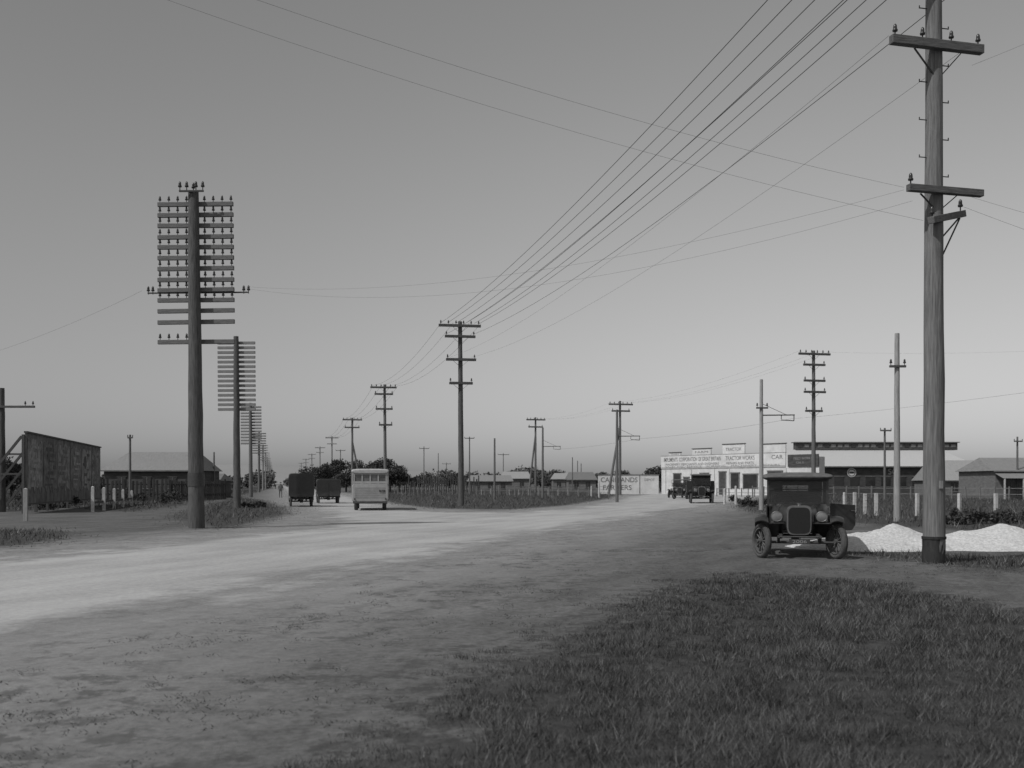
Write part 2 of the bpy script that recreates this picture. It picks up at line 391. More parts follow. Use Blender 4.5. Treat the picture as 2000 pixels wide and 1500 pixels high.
def arms_px(lst,u,d,t=.12,nin=4,br=None):
    out=[]
    for (v,ul,ur) in lst:
        l=(ul-u)*d/F; r_=(ur-u)*d/F; L=r_-l
        k=nin if isinstance(nin,int) else nin[len(out)]
        ins=[l+L*(.05+.9*i/(k-1)) for i in range(k)] if k>1 else []
        out.append(dict(z=zv(v,d),l=l,r=r_,t=t,ins=ins,br=br))
    return out
TG='row of telegraph poles along the road'
d=37.9; u=379
vs=[396,417,438,460,480,501,522,544,564,584,605,627,666]
arms=[]
for i,v in enumerate(vs):
    l=(303+i*.25-377-i*.5)*d/F; r_=(451-377)*d/F
    if i<10: ins=[l+.08+k*.33 for k in range(4)]+[r_-.08-k*.33 for k in range(4)]
    elif i==12: ins=[l+.08+k*.33 for k in range(4)]
    else: ins=[]
    arms.append(dict(z=zv(v,d),l=l,r=r_,t=.13,ins=ins,tilt=random.uniform(-.008,.012),th=1.2))
def tex(e):
    zt=zv(376,d)
    mb=MB(); mb.box((0,0,0),(.9,.07,.06)); o=part('crossarm',mb,IRON,e,(0,-.24,zt-.02))
    for x_ in (-.42,-.17,.17,.42):
        part('insulator',INSH,INS,o,(x_,0,.1))
    part('insulator',INSH,INS,e,(0,0,zt+.10))
    mb=MB(); mb.box((0,0,0),(3.75,.05,.05)); o=part('crossarm',mb,IRON,e,(0,.42,zv(568,d)))
    for x_ in (-1.85,-1.68,1.72,1.9):
        part('insulator',INSL,INS,o,(x_,0,.03))
    mb=MB(); mb.cyl((0,0,1.55),(0,0,2.05),.305,.30,20); part('metal_band',mb,IRON,e)
pole('telegraph_pole','tall dark timber telegraph pole crowded with thirteen crossarms',TG,u+5,d,zv(375,d),.30,.19,arms,amat=ARMT,insm=INSM,hi=True,rz=0,lean=rad(-.55),extras=tex,n=22,behind=True)
def tele(u,d,top,v0,v1,n_,ul,ur,single=False,m=WOODF):
    arms=[]
    for i in range(n_):
        v=v0+(v1-v0)*i/(n_-1); l=(ul-u)*d/F; r_=(ur-u)*d/F
        arms.append(dict(z=zv(v,d),l=l,r=r_,t=(.18 if d<100 else .22),ins=[]))
    pole('telegraph_pole','distant timber telegraph pole stacked with many crossarms',TG,u,d,zv(top,d),.26,.17,arms,m=m,amat=m if single else ARMF,rz=0,single=single,lean=rad(-.3),behind=True)
tele(463,70,657,669,799,15,425,498,m=WOOD)
tele(490,127,787,795,866,13,470,510,m=WOODF)
tele(506,200,842,847,885,9,494,520,True,WOODF)
for i,dd in enumerate((265,330,400,480,570,680)):
    uu=1000+F*(-49.5-.23*(dd-200))/dd; k=dd/200
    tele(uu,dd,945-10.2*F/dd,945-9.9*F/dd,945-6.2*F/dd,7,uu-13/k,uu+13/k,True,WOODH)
PG='row of timber power poles along the road'
PL='timber power pole with four crossarms standing on grass'
d=76.7
pole('power_pole','tall timber power pole with four crossarms on grass island',PG,901,d,zv(628,d),.23,.15,arms_px([(637,855,938),(658,867,927),(703,869,928),(749,875,921)],898,d,.19,[6,2,2,2],(.55,.5)),hi=True,insm=INSH,lean=rad(-.4))
d=125
pole('power_pole',PL,PG,753,d,zv(751,d),.22,.15,arms_px([(757,724,775),(770,732,768),(799,734,767),(830,740,766)],752,d,.21,[6,2,2,2],(.5,.5)),m=WOODF,lean=rad(-.5))
d=189
pole('power_pole','timber power pole propped by a slanting strut',PG,688,d,zv(816,d),.23,.17,arms_px([(820,669,707),(835,673,702)],688,d,.24,[6,2]),m=WOODF,strut=(1.9,0,9.5))
for dd in (255,325,400,480,570):
    X=-46-.23*(dd-260); uu=1000+F*X/dd
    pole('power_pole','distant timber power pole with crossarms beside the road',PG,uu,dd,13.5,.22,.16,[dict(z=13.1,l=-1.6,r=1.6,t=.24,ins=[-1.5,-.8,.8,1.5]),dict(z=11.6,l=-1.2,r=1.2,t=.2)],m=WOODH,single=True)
QG='timber power poles beside the side road'
d=190
pole('power_pole','timber power pole propped by a strut near cottages',QG,1046,d,zv(815,d),.22,.16,arms_px([(820,1027,1065),(834,1031,1060)],1046,d,.24,[6,2]),m=WOODF,strut=(-1.3,0,11))
d=152
pole('power_pole','timber power pole with leaning prop near painted hoarding',QG,1211,d,zv(783,d),.22,.16,arms_px([(790,1188,1237),(803,1194,1231)],1212,d,.23,[6,2]),m=WOODF,strut=(-1.9,-.2,10.5))
d=94
pole('power_pole','timber power pole with five crossarms before the factory',QG,1589,d,zv(685,d),.22,.14,arms_px([(692,1556,1623),(713,1566,1612),(744,1567,1612),(766,1567,1613),(803,1570,1606)],1590,d,.19,[6,2,2,2,2],(.5,.5)),m=WOODF)
for (u,top,d,arm) in [(917,853,175,(856,907,926)),(828,872,230,(876,819,838)),(665,878,240,(880,656,674)),(872,903,300,(906,864,880)),(983,885,260,(888,972,994)),(1118,893,210,None),(1128,900,230,None),(966,856,110,None),(856,885,260,None),(1135,905,240,None),(1728,836,98,(841,1717,1740)),(1987,853,110,(862,1978,1996)),(254,849,92,(855,250,259)),(418,883,120,None),(775,905,260,None)]:
    a=[]
    if arm: a=[dict(z=zv(arm[0],d),l=(arm[1]-u)*d/F,r=(arm[2]-u)*d/F,t=.14,ins=[(arm[1]-u)*d/F,(arm[2]-u)*d/F])]
    pole('utility_pole','slender plain timber pole standing in open ground','slender poles in open ground',u,d,zv(top,d),.13,.09,a,m=WOODF,single=True)
d=60
pole('utility_pole','dark timber pole with one crossarm beside the hoarding',None,3,d,zv(758,d),.24,.17,[dict(z=zv(795,d),l=-.6,r=2.05,t=.13,ins=[-.5,1.5,1.95])],hi=True,insm=INSL,rz=0)
def tram_pole(u,d,top,bv=None,bu=None,arm=None,m=PALEP):
    def ex(e):
        if bv:
            z=zv(bv,d); L=(bu-u)*d/F
            mb=MB(); mb.cyl((0,0,z),(L,0,z+.02),.04,.035,8); part('bracket_arm',mb,IRON,e)
            mb=MB(); mb.cyl((0,0,z+.75),(L*.75,0,z+.03),.015,n=6); part('tie_rod',mb,IRON,e)
            mb=MB(); mb.cyl((L*.6,0,z),(L*.6,0,z-.25),.025,n=6).cyl((L*.98,0,z),(L*.98,0,z-.35),.03,n=6).beam((L*.6,0,z-.3),(L*.98,0,z-.35),.05,.05); part('wire_hanger',mb,IRON,e)
    a=[]
    if arm: a=[dict(z=zv(arm[0],d),l=(arm[1]-u)*d/F,r=(arm[2]-u)*d/F,t=.1,ins=[(arm[1]-u)*d/F+.06,(arm[2]-u)*d/F-.06])]
    pole('tram_pole','slim pale pole for overhead tram wires','pale poles carrying overhead tram wire',u,d,zv(top,d),.15,.1,a,m=m,hi=True,insm=INSL,rz=0,extras=ex)
tram_pole(1752,45,651,None,None,(716,1735,1767))
tram_pole(1487,64.5,741,811,1552,(797,1476,1499))
tram_pole(1205,92,800,852,1250,None,WOODF)
tram_pole(1060,119,835,872,1095,None,WOODF)
d=21.3
def nex(e):
    mb=MB(); mb.cyl((0,0,-.1),(0,0,.5),.232,.228,28,rings=4,jit=.004).cyl((0,0,.49),(0,0,.545),.243,.243,28); part('tarred_foot',mb,TAR,e)
    for i,v in enumerate([128,163,200,237,273,310,345,20,55,90]):
        z=zv(v,d); sg=1 if i%2==0 else -1; r=.17
        mb=MB(); mb.cyl((sg*r*.8,0,z),(sg*(r+.17),0,z),.011,n=6).cyl((sg*(r+.17),0,z-.01),(sg*(r+.17),0,z+.05),.011,n=6); part('step_iron',mb,IRON,e)
    z0=zv(440,d); mb=MB(); mb.beam((-.28,-.3,z0),(.8,.15,z0+.31),.15,.14); part('bracket_arm',mb,ARMT,e,bevel=.01)
    for q in ((-.24,-.28,z0+.1),(.7,.1,z0+.4)): part('insulator',INSN,INS,e,q)
    mb=MB(); mb.beam((.72,.12,z0+.25),(.15,0,z0-.3),.035,.02); part('arm_brace',mb,IRON,e)
    mb=MB(); mb.beam((.70,.12,z0+.2),(.17,.05,z0-.75),.03,.02); part('arm_brace',mb,IRON,e)
    mb=MB(); mb.box((0,-.235,1.62),(.09,.01,.16)); part('number_plate',mb,PALEP,e)
pa=[dict(z=13.6,l=-1.6,r=1.5,t=.15,ins=[-1.5,-.9,-.35,.35,.9,1.4],br=(.6,.55)),dict(z=12.1,l=-1.2,r=1.1,t=.15,ins=[-1.1,-.5,.5,1.0]),
    dict(z=zv(98,d),l=-1.14,r=.98,t=.15,th=1.2,ins=[-1.05,-.42,.25,.88],br=(.55,.62),tilt=.01),
    dict(z=zv(379,d),l=-.76,r=.97,t=.14,ins=[-.7,],br=(.42,.38),tilt=.01)]
pole('power_pole','thick weathered timber power pole with tarred foot and step irons',None,1824,d,14.2,.225,.145,pa,m=WOODN,amat=mat('near_crossarm_timber',.10,.45,10,.85,(.4,4,4),.5),hi=True,insm=INSN,extras=nex,n=32)
# ------------------------------------------------------------- wires
def wire(p,q,sag,r=.011,label='thin dark overhead wire strung between timber poles',n=28,group='overhead wires between the poles',m=WIREM):
    p=Vector(p); q=Vector(q); mb=MB(); pts=[]
    for i in range(n+1):
        t=i/n; a=p.lerp(q,t); a.z-=sag*4*t*(1-t); pts.append(a)
    z=(q-p).normalized(); x=z.cross(Vector((0,0,1))).normalized(); y=Vector((0,0,1)); vs=[];fs=[]
    for a in pts:
        for k in range(5):
            th=2*math.pi*k/5; vs.append(a-p+x*math.cos(th)*r+y*math.sin(th)*r)
    for i in range(n):
        for k in range(5):
            j=(k+1)%5; fs.append((i*5+k,i*5+j,(i+1)*5+j,(i+1)*5+k))
    mb.add(vs,fs,True); solo('overhead_wire',mb,m,label,'wire',p,0,group)
def ap(u,d,off,z): return Vector((xu(u,d)+off*.975,d+off*.22,z))
zc=[zv(637,76.7)+.25,zv(658,76.7)+.25]
no=[-1.5,-.9,-.35,.35,.9,1.4]
co=[(855-898)*76.7/F*.9,-1.0,-.35,.35,1.0,(938-898)*76.7/F*.9]
for a,b in zip(no,co): wire(ap(1824,21.3,a,13.85),ap(901,76.7,b,zc[0]),.75,.011)
wire(ap(1824,21.3,-1.1,12.35),ap(901,76.7,-1.0,zc[1]),.7,.010)
wire(ap(1824,21.3,1.0,12.35),ap(901,76.7,1.0,zc[1]),.8,.009)
for o_,zz,s in ((-1.05,703,.9),(.88,703,1.0)): wire(ap(1824,21.3,o_,zv(98,21.3)+.2),ap(901,76.7,o_*.8,zv(703,76.7)+.2),s,.004,m=WIREL)
tips=[(901,76.7,zc[0]),(753,125,zv(757,125)+.25),(688,189,zv(820,189)+.25),(1000+F*(-46-.23*(-5))/255,255,13.3)]
for i in range(3):
    (ua,da,za),(ub,db,zb)=tips[i],tips[i+1]
    for o_ in (-1.5,-.6,.6,1.5): wire(ap(ua,da,o_,za),ap(ub,db,o_,zb),1.0,.009+.003*i)
tips=[(1589,94,zv(692,94)+.25),(1211,152,zv(790,152)+.25),(1046,190,zv(820,190)+.25)]
for i in range(2):
    (ua,da,za),(ub,db,zb)=tips[i],tips[i+1]
    for o_ in (-1.5,.5,1.5): wire(ap(ua,da,o_,za),ap(ub,db,o_,zb),.9,.005,m=WIREL)
wire(ap(1589,94,.5,zv(692,94)+.25),(62,60,12.5),1.2,.004,m=WIREL)
NA=lambda off,v:ap(1824,21.3,off,zv(v,21.3))
def far_pt(u,v,d): return Vector((xu(u,d),d,zv(v,d)))
wire(NA(-.7,370),far_pt(250,-90,15.5),.25,.0025,m=WIREL); wire(NA(-.25,432),far_pt(120,-75,16.5),.3,.0025,m=WIREL)
wire(NA(.7,400),far_pt(2600,640,21),.1,.003,m=WIREL); wire(NA(.9,380),far_pt(2600,560,20),.1,.003,m=WIREL); wire(NA(.9,120),far_pt(2300,-50,20),.05,.003,m=WIREL)
wire(NA(-.7,375),far_pt(484,560,37.9),.75,.0026,m=WIREL); wire(NA(-.5,395),far_pt(478,563,37.9),1.0,.0026,m=WIREL)
wire(far_pt(277,568,37.9),far_pt(-200,735,45),.4,.0035,m=WIREL)
wire((xu(1545,64.5),64.5,zv(818,64.5)),(xu(1248,92),92,zv(857,92)),.15,.007,m=WIREL); wire((xu(1248,92),92,zv(857,92)),(xu(1092,119),119,zv(877,119)),.15,.008,m=WIREL)
wire((xu(1545,64.5),64.5,zv(818,64.5)),(24.2,37,5.75),.15,.005,m=WIREL)
# ------------------------------------------------------------- vehicles
def wheel(parent,x,y,r,w=.12,steer=0,spokes=12):
    mb=MB(); mb.cyl((-w*.45,0,0),(w*.45,0,0),r*.17,n=14)
    sg=1 if x>0 else -1
    mb.cyl((0,0,0),(sg*w*.75,0,0),r*.11,r*.08,n=12)
    for i in range(spokes):
        a=2*math.pi*i/spokes; mb.cyl((0,math.cos(a)*r*.12,math.sin(a)*r*.12),(0,math.cos(a)*r*.75,math.sin(a)*r*.75),.019,.015,6,cap=False)
    e=part('wheel',mb,SPOKE,parent,(x,y,r),(0,0,steer))
    mb=MB(); mb.torus(r-.055,.055,w/2,n=36,m=12); part('tyre',mb,RUBBER,e)
    mb=MB(); mb.lathe([(r*.70,-w*.38),(r*.76,-w*.38),(r*.74,0),(r*.76,w*.38),(r*.70,w*.38),(r*.69,0),(r*.70,-w*.38)],None,30,'X'); part('rim',mb,SPOKE,e)
    return e
def vintage(name,label,cat,x,y,yaw,kind='saloon',steer=0,tall=1.0,group=None,hw=.62,plate='2006',scale=1.0,wide=1.0):
    e=thing(name,label,cat,(x,y,float(gz(x,y))-.01),yaw,group); e.scale=(scale*wide,scale,scale)
    r=.385; tr=.73; fy=-1.35; ry=1.35
    for sx in (-1,1):
        wheel(e,sx*tr,fy,r,.13,steer); wheel(e,sx*(tr-.01),ry,r,.13,0)
    mb=MB()
    for sx in (-1,1): mb.box((sx*.36,0,.50),(.06,3.3,.10))
    mb.cyl((-tr+.06,fy,.36),(tr-.06,fy,.36),.03,n=8).cyl((-tr,ry,.38),(tr,ry,.38),.045,n=8)
    for sx in (-1,1):
        mb.ribbon([(fy-.42,.50),(fy-.2,.43),(fy,.40),(fy+.2,.43),(fy+.42,.50)],sx*.40-.025,sx*.40+.025,0,1,.05)
        mb.cyl((sx*.40,fy-.44,.50),(sx*.40,fy-.30,.50),.03,n=8)
    mb.cyl((-.4,fy-.42,.50),(.4,fy-.42,.50),.018,n=8)
    mb.box((0,ry-.05,.38),(.2,.22,.2))
    part('chassis',mb,IRON,e)
    for sx in (-1,1):
        p=[(fy+.48*math.cos(rad(a)),.42+.48*math.sin(rad(a))) for a in (128,118,106,94,82,70,58,46,38)]+[(fy+.62,.56),(fy+.85,.40),(fy+1.0,.34)]
        mb=MB(); mb.ribbon(p,sx*tr-.14,sx*tr+.13,.05,8,.015)
        part('mudguard',mb,FENDER,e)
        p=[(ry-.62,.34)]+[(ry-.47*math.cos(rad(a)),.40+.47*math.sin(rad(a))) for a in (20,35,50,65,80,95,110,125,140,155,170)]
        mb=MB(); mb.ribbon(p,sx*tr-.12,sx*tr+.13,.04,8,.015); part('mudguard',mb,FENDER,e)
        mb=MB(); mb.box((sx*.73,.15,.335),(.24,1.25,.035)); part('running_board',mb,FENDER,e,bevel=.008)
        mb=MB(); mb.ribbon([(fy-.25,.78),(fy,.80),(fy+.4,.72),(fy+.85,.48)],sx*.3,sx*.62,0,2,.01); part('valance',mb,FENDER,e)
    mb=MB(); mb.loft([(-1.40,.255,.56,1.14,3.6),(-1.0,.31,.56,1.17,3.6),(-.55,.40,.55,1.20,3.8)],32); part('bonnet',mb,PAINT,e)
    mb=MB()
    for sx in (-1,1):
        for i in range(9): mb.box((sx*(.335+.012*i*.9),-.98+i*.045,.84),(.02,.012,.22))
    part('bonnet_louvres',mb,PAINT,e)
    mb=MB(); mb.loft([(-1.50,.235,.53,1.17,5),(-1.47,.245,.52,1.18,5),(-1.39,.245,.52,1.18,5)],32); sh=part('radiator',mb,NICKEL,e)
    mb=MB(); mb.loft([(-1.512,.212,.56,1.13,5),(-1.495,.212,.56,1.13,5)],28); part('radiator_core',mb,CORE,sh)
    mb=MB(); mb.cyl((0,-1.44,1.17),(0,-1.44,1.215),.035,.03,12).cyl((0,-1.44,1.215),(0,-1.44,1.225),.05,.05,12); part('radiator_cap',mb,NICKEL,sh)
    mb=MB(); mb.cyl((-.62,-1.30,.80),(.62,-1.30,.80),.018,n=8); part('lamp_bar',mb,IRON,e)
    for sx in (-1,1):
        M=Matrix.Translation((sx*.435,-1.40,.93))
        mb=MB(); mb.lathe([(0,.17),(.05,.165),(.09,.10),(.108,.02),(.112,0),(.112,-.03),(.105,-.035)],M,20,'Y').cyl((sx*.435,-1.32,.80),(sx*.435,-1.36,.86),.02,n=8)
        h=part('headlight',mb,FENDER,e)
        mb=MB(); mb.lathe([(.105,-.03),(.08,-.040),(.04,-.047),(0,-.049)],M,20,'Y'); part('lens',mb,LENS,h)
        mb=MB(); mb.torus(.108,.008,M=M@Matrix.Translation((0,-.033,0)),n=24,m=6,axis='Y'); part('lamp_rim',mb,NICKEL,h)
    mb=MB(); mb.box((0,-1.80,.40),(.40,.012,.11)); pl=part('number_plate',mb,LETD,e)
    text_part(plate,.27,.065,LETW,pl,(0,-1.809,.40))
    mb=MB(); mb.cyl((0,-1.78,.49),(0,-1.78,.40),.012,n=6); part('plate_bracket',mb,IRON,e)
    if kind in('saloon','van'):
        T=tall
        mb=MB(); mb.loft([(-.56,.41,.54,1.20,4.2),(-.35,.52,.52,1.22,5),(-.1,hw,.50,1.22,7),(.9,hw+.02,.50,1.22,7),(1.45,hw-.02,.52,1.2,6),(1.68,hw-.1,.58,1.12,5)],40); part('body',mb,PAINT,e)
        mb=MB(); mb.loft([(-.52,.60,1.775*T,1.82*T,2.6),(-.44,.70,1.72*T,1.875*T,2.8),(-.2,.72,1.715*T,1.91*T,2.8),(.9,.73,1.715*T,1.925*T,2.8),(1.5,.70,1.70*T,1.90*T,2.8),(1.66,.62,1.70*T,1.83*T,2.6)],40); part('roof',mb,CLOTH,e)
        y0=-.36; mb=MB(); z0=1.19; z1=1.74*T
        for sx in (-1,1): mb.beam((sx*.60,y0,z0-.03),(sx*.60,y0+.05,z1),.045,.05)
        mb.beam((-.6,y0+.05,z1-.02),(.6,y0+.05,z1-.02),.04,.05).beam((-.6,y0,z0+.01),(.6,y0,z0+.01),.04,.04).beam((-.6,y0+.02,z0+.33),(.6,y0+.02,z0+.33),.025,.02)
        part('windscreen_frame',mb,PAINT,e)
        mb=MB(); mb.add([(-.58,y0+.0,z0+.02),(.58,y0,z0+.02),(.58,y0+.045,z1-.04),(-.58,y0+.045,z1-.04)],[(0,1,2,3)]); part('windscreen',mb,GLASS,e)
        mb=MB()
        for sx in (-1,1):
            for yy,ww in ((.42,.06),(1.1,.07),(1.58,.12)): mb.box((sx*(hw-.01),yy,(z0+z1)/2),(.035,ww,z1-z0+.06))
        mb.box((0,1.60,1.2+.13),(1.12,.04,.28)).box((0,1.6,1.72*T-.04),(1.12,.04,.14)); 
        for sx in (-1,1): mb.box((sx*.43,1.60,1.52*T),(.30,.04,.36*T))
        part('pillars',mb,PAINT,e)
        mb=MB(); mb.box((0,1.59,1.52*T),(.56,.01,.28*T)); part('rear_window',mb,GLASS,e)
        for sx in (-1,):
            mb=MB(); mb.box((sx*(hw-.01),.76,(z0+z1)/2),(.008,.6,z1-z0-.02)); part('side_window',mb,GLASS,e)
        mb=MB(); mb.box((0,.35,.95),(1.05,.5,.18)).box((0,.62,1.12),(1.05,.14,.5)).box((0,1.2,.95),(1.05,.45,.18)).box((0,1.45,1.15),(1.05,.14,.5)); part('seat',mb,SEAT,e,bevel=.04)
        mb=MB(); mb.torus(.20,.016,M=Matrix.Translation((-.3,-.02,1.28))@Matrix.Rotation(rad(-60),4,'X')@Matrix.Rotation(rad(90),4,'X'),n=24,m=6,axis='Y').cyl((-.3,-.02,1.28),(-.3,-.4,1.0),.015,n=6); part('steering_wheel',mb,SEAT,e)
        mb=MB(); mb.beam((-.62,-.47,1.80*T),(.62,-.47,1.80*T),.16,.012); part('sun_visor',mb,CLOTH,e)
        mb=MB(); mb.torus(r-.06,.06,.065,M=Matrix.Translation((0,1.80,.85)),axis='Y',n=30,m=10).cyl((0,1.72,.85),(0,1.80,.85),.2,n=16); part('spare_wheel',mb,RUBBER,e)
    if kind=='saloon':
        mb=MB(); mb.box((.0,.0,0),(.03,.62,.62)); part('door',mb,PAINT,e,(-hw-.012,.05,.86),bevel=.02)
        mb=MB()
        mb.add([(-.015,.02,-.30),(-.015,.52,-.30),(-.015,.60,-.18),(-.015,.60,.28),(-.015,.02,.32),(.015,.02,-.30),(.015,.52,-.30),(.015,.60,-.18),(.015,.60,.28),(.015,.02,.32)],[(0,4,3,2,1),(5,6,7,8,9),(0,1,6,5),(1,2,7,6),(2,3,8,7),(3,4,9,8),(4,0,5,9)]).box((-.025,.30,.02),(.012,.42,.40))
        do=part('door',mb,PAINT,e,(hw+.03,-.22,.88),(0,0,rad(-62)),bevel=.012,label='open dark panelled front door')
        mb=MB(); mb.cyl((.02,.52,.15),(.06,.52,.15),.012,n=8).cyl((.06,.47,.15),(.06,.56,.15),.012,n=8); part('handle',mb,NICKEL,do)
        mb=MB(); mb.cyl((0.60,-.36,1.42),(.80,-.40,1.42),.01,n=6).box((.84,-.41,1.43),(.13,.015,.08)); part('wing_mirror',mb,IRON,e)
    if kind=='touring':
        mb=MB(); mb.loft([(-.56,.41,.54,1.20,4.2),(-.2,hw-.04,.5,1.22,6),(.9,hw,.50,1.2,7),(1.6,hw-.05,.54,1.2,6)],32); part('body',mb,PAINT,e)
        mb=MB(); mb.loft([(-.5,.68,1.90,1.94,3),(.5,.70,1.92,2.0,3),(1.6,.68,1.88,1.95,3)],30)
        part('roof',mb,CLOTH,e); mb=MB()
        for sx in (-1,1):
            for yy in (-.4,.55,1.55): mb.cyl((sx*.62,yy,1.18),(sx*.64,yy,1.92),.02,n=6)
        part('hood_frame',mb,IRON,e)
        mb=MB(); mb.box((0,-.38,1.42),(1.15,.01,.42)); part('windscreen',mb,GLASS,e)
        mb=MB(); mb.box((0,.35,1.0),(1.05,.5,.2)).box((0,.62,1.2),(1.05,.14,.5)); part('seat',mb,SEAT,e)
    if kind=='lorry':
        mb=MB(); mb.loft([(-.56,.41,.54,1.20,4.2),(-.3,hw,.5,1.24,6),(.45,hw,.50,1.24,7)],32); part('cab',mb,PAINT,e)
        mb=MB(); mb.loft([(-.5,.66,1.95,2.0,3),(.0,.74,1.95,2.06,3),(.55,.74,1.95,2.06,3)],30); part('roof',mb,CLOTH,e)
        mb=MB()
        for sx in (-1,1):
            for yy in (-.38,.5): mb.box((sx*.63,yy,1.6),(.05,.05,.8))
        mb.box((0,.52,1.6),(1.25,.03,.75)); part('cab_frame',mb,PAINT,e)
        mb=MB(); mb.box((0,-.38,1.52),(1.2,.01,.5)); part('windscreen',mb,GLASS,e)
        mb=MB(); mb.box((0,1.55,.80),(1.95,2.1,.08))
        for sx in (-1,1): mb.box((sx*.96,1.55,1.08),(.04,2.1,.42))
        mb.box((0,2.6,1.08),(1.92,.04,.42)).box((0,.52,1.2),(1.92,.04,.75)); part('tray',mb,FENDER,e)
        mb=MB()
        for i in range(5): mb.loft([(.7+i*.38,.8,.86,1.5+.15*math.sin(i*2.1),3.0),(.7+i*.38+.34,.8,.86,1.55+.12*math.cos(i),3.0)],20)
        part('load',mb,CLOTH,e)
    if kind=='van':
        mb=MB(); mb.loft([(.35,.86,.72,2.06*T,9),(.5,.88,.70,2.1*T,10),(2.0,.88,.70,2.1*T,10),(2.06,.86,.72,2.06*T,9)],40); part('van_box',mb,PAINT,e)
        for sx in (-1,1):
            mb=MB(); mb.box((sx*.36,2.07,1.62*T),(.42,.01,.34)); part('rear_window',mb,BLKGL,e)
            mb=MB(); mb.box((sx*.425,2.075,1.28*T),(.80,.02,1.3*T)); part('rear_door',mb,FENDER,e)
    return e
vintage('parked_car','dark 1920s saloon car parked on dirt with its door open','car',xu(1556,23.9)-.0,23.85,rad(-14),'saloon',steer=rad(24),plate='2006',scale=1.0,wide=1.09)
RD=math.atan2(.23,1)
vintage('motor_van','dark boxy motor van driving away along the road','van',xu(585,75.5),76,math.pi+RD,'van',tall=1.12,plate='16 204',scale=1.03)
vintage('motor_van','smaller dark boxy motor van driving away along the road','van',xu(648,90),88,math.pi+RD,'van',tall=.95,plate='9 310',scale=1.04,wide=1.08)
vintage('motor_lorry','dark open cab lorry with canopy approaching on gravel','lorry',xu(1369,88),88,rad(-8),'lorry',plate='7 118',scale=1.22)
vintage('touring_car','dark hooded touring car approaching on gravel road','car',xu(1325,122),122,rad(-22),'touring',plate='5 472',scale=1.1)
vintage('touring_car','dark hooded touring car standing outside the showroom','car',xu(1343,112),112,rad(-40),'touring',plate='3 961',scale=1.1)
def bus():
    d=63; x=xu(723,d)-3.3*.13
    e=thing('motor_bus','pale boxy motor bus driving away along the road','bus',(x,d+3.3,0),math.pi+.13)
    hw=1.12
    mb=MB(); mb.loft([(-3.3,.98,.62,1.6,8),(-3.1,hw,.55,1.66,12),(3.2,hw,.55,1.66,12),(3.3,hw-.05,.58,1.64,10)],48); part('body',mb,CREAM,e)
    mb=MB(); mb.loft([(-3.25,hw-.1,2.32,2.50,4),(-3.1,hw+.03,2.30,2.58,4),(0,hw+.03,2.30,2.62,4),(3.2,hw+.03,2.30,2.58,4),(3.34,hw-.06,2.32,2.50,4)],40); part('roof',mb,CREAM2,e)
    mb=MB()
    for sx in (-1,1):
        for i in range(8): mb.box((sx*(hw-.04),-3.1+i*.9,1.98),(.07,.09,.72))
    for yy in (3.22,-3.1):
        for i in range(5): mb.box((-.98+i*.49,yy,1.98),(.08,.07,.72))
    mb.box((0,3.22,1.74),(2.1,.065,.14)).box((0,3.22,2.28),(2.1,.065,.1))
    part('window_frame',mb,CREAM,e)
    wm=mat('bus_window_glass',.10,.5,1.5,.15,bump=0,spec=.5)
    for i in range(4):
        mb=MB(); mb.box((-.735+i*.49,3.20,2.0),(.40,.012,.56)); part('rear_window',mb,wm,e)
    for sx in (-1,1):
        for i in range(7):
            mb=MB(); mb.box((sx*(hw-.05),-2.65+i*.9,2.0),(.012,.8,.58)); part('side_window',mb,wm,e)
    mb=MB()
    for i in range(6): mb.box((0,3.305,.80+i*.12),(1.9,.02,.018))
    part('panel_ribs',mb,mat('darker_cream',.16,.2,4,.7),e)  # ribs take a darker cream than the body
    mb=MB(); mb.box((0,3.42,.52),(2.1,.08,.12)).box((-.5,3.34,.52),(.06,.14,.06)).box((.5,3.34,.52),(.06,.14,.06)); part('bumper',mb,FENDER,e,bevel=.01)
    for sx in (-1,1):
        for yy in (-2.1,2.0): wheel(e,sx*.88,yy,.44,.24)
    mb=MB(); mb.box((-.72,3.33,1.22),(.34,.015,.14)); q=part('number_plate',mb,LETD,e); text_part('92',.2,.1,LETW,q,(-.72,3.345,1.22),math.pi)
    for sx in (-1,1):
        mb=MB(); mb.cyl((sx*.95,3.3,.72),(sx*.95,3.35,.72),.05,n=12); part('tail_lamp',mb,FENDER,e)
    mb=MB(); mb.box((0,0,.5),(1.4,6.2,.14)); part('chassis',mb,IRON,e)
bus()
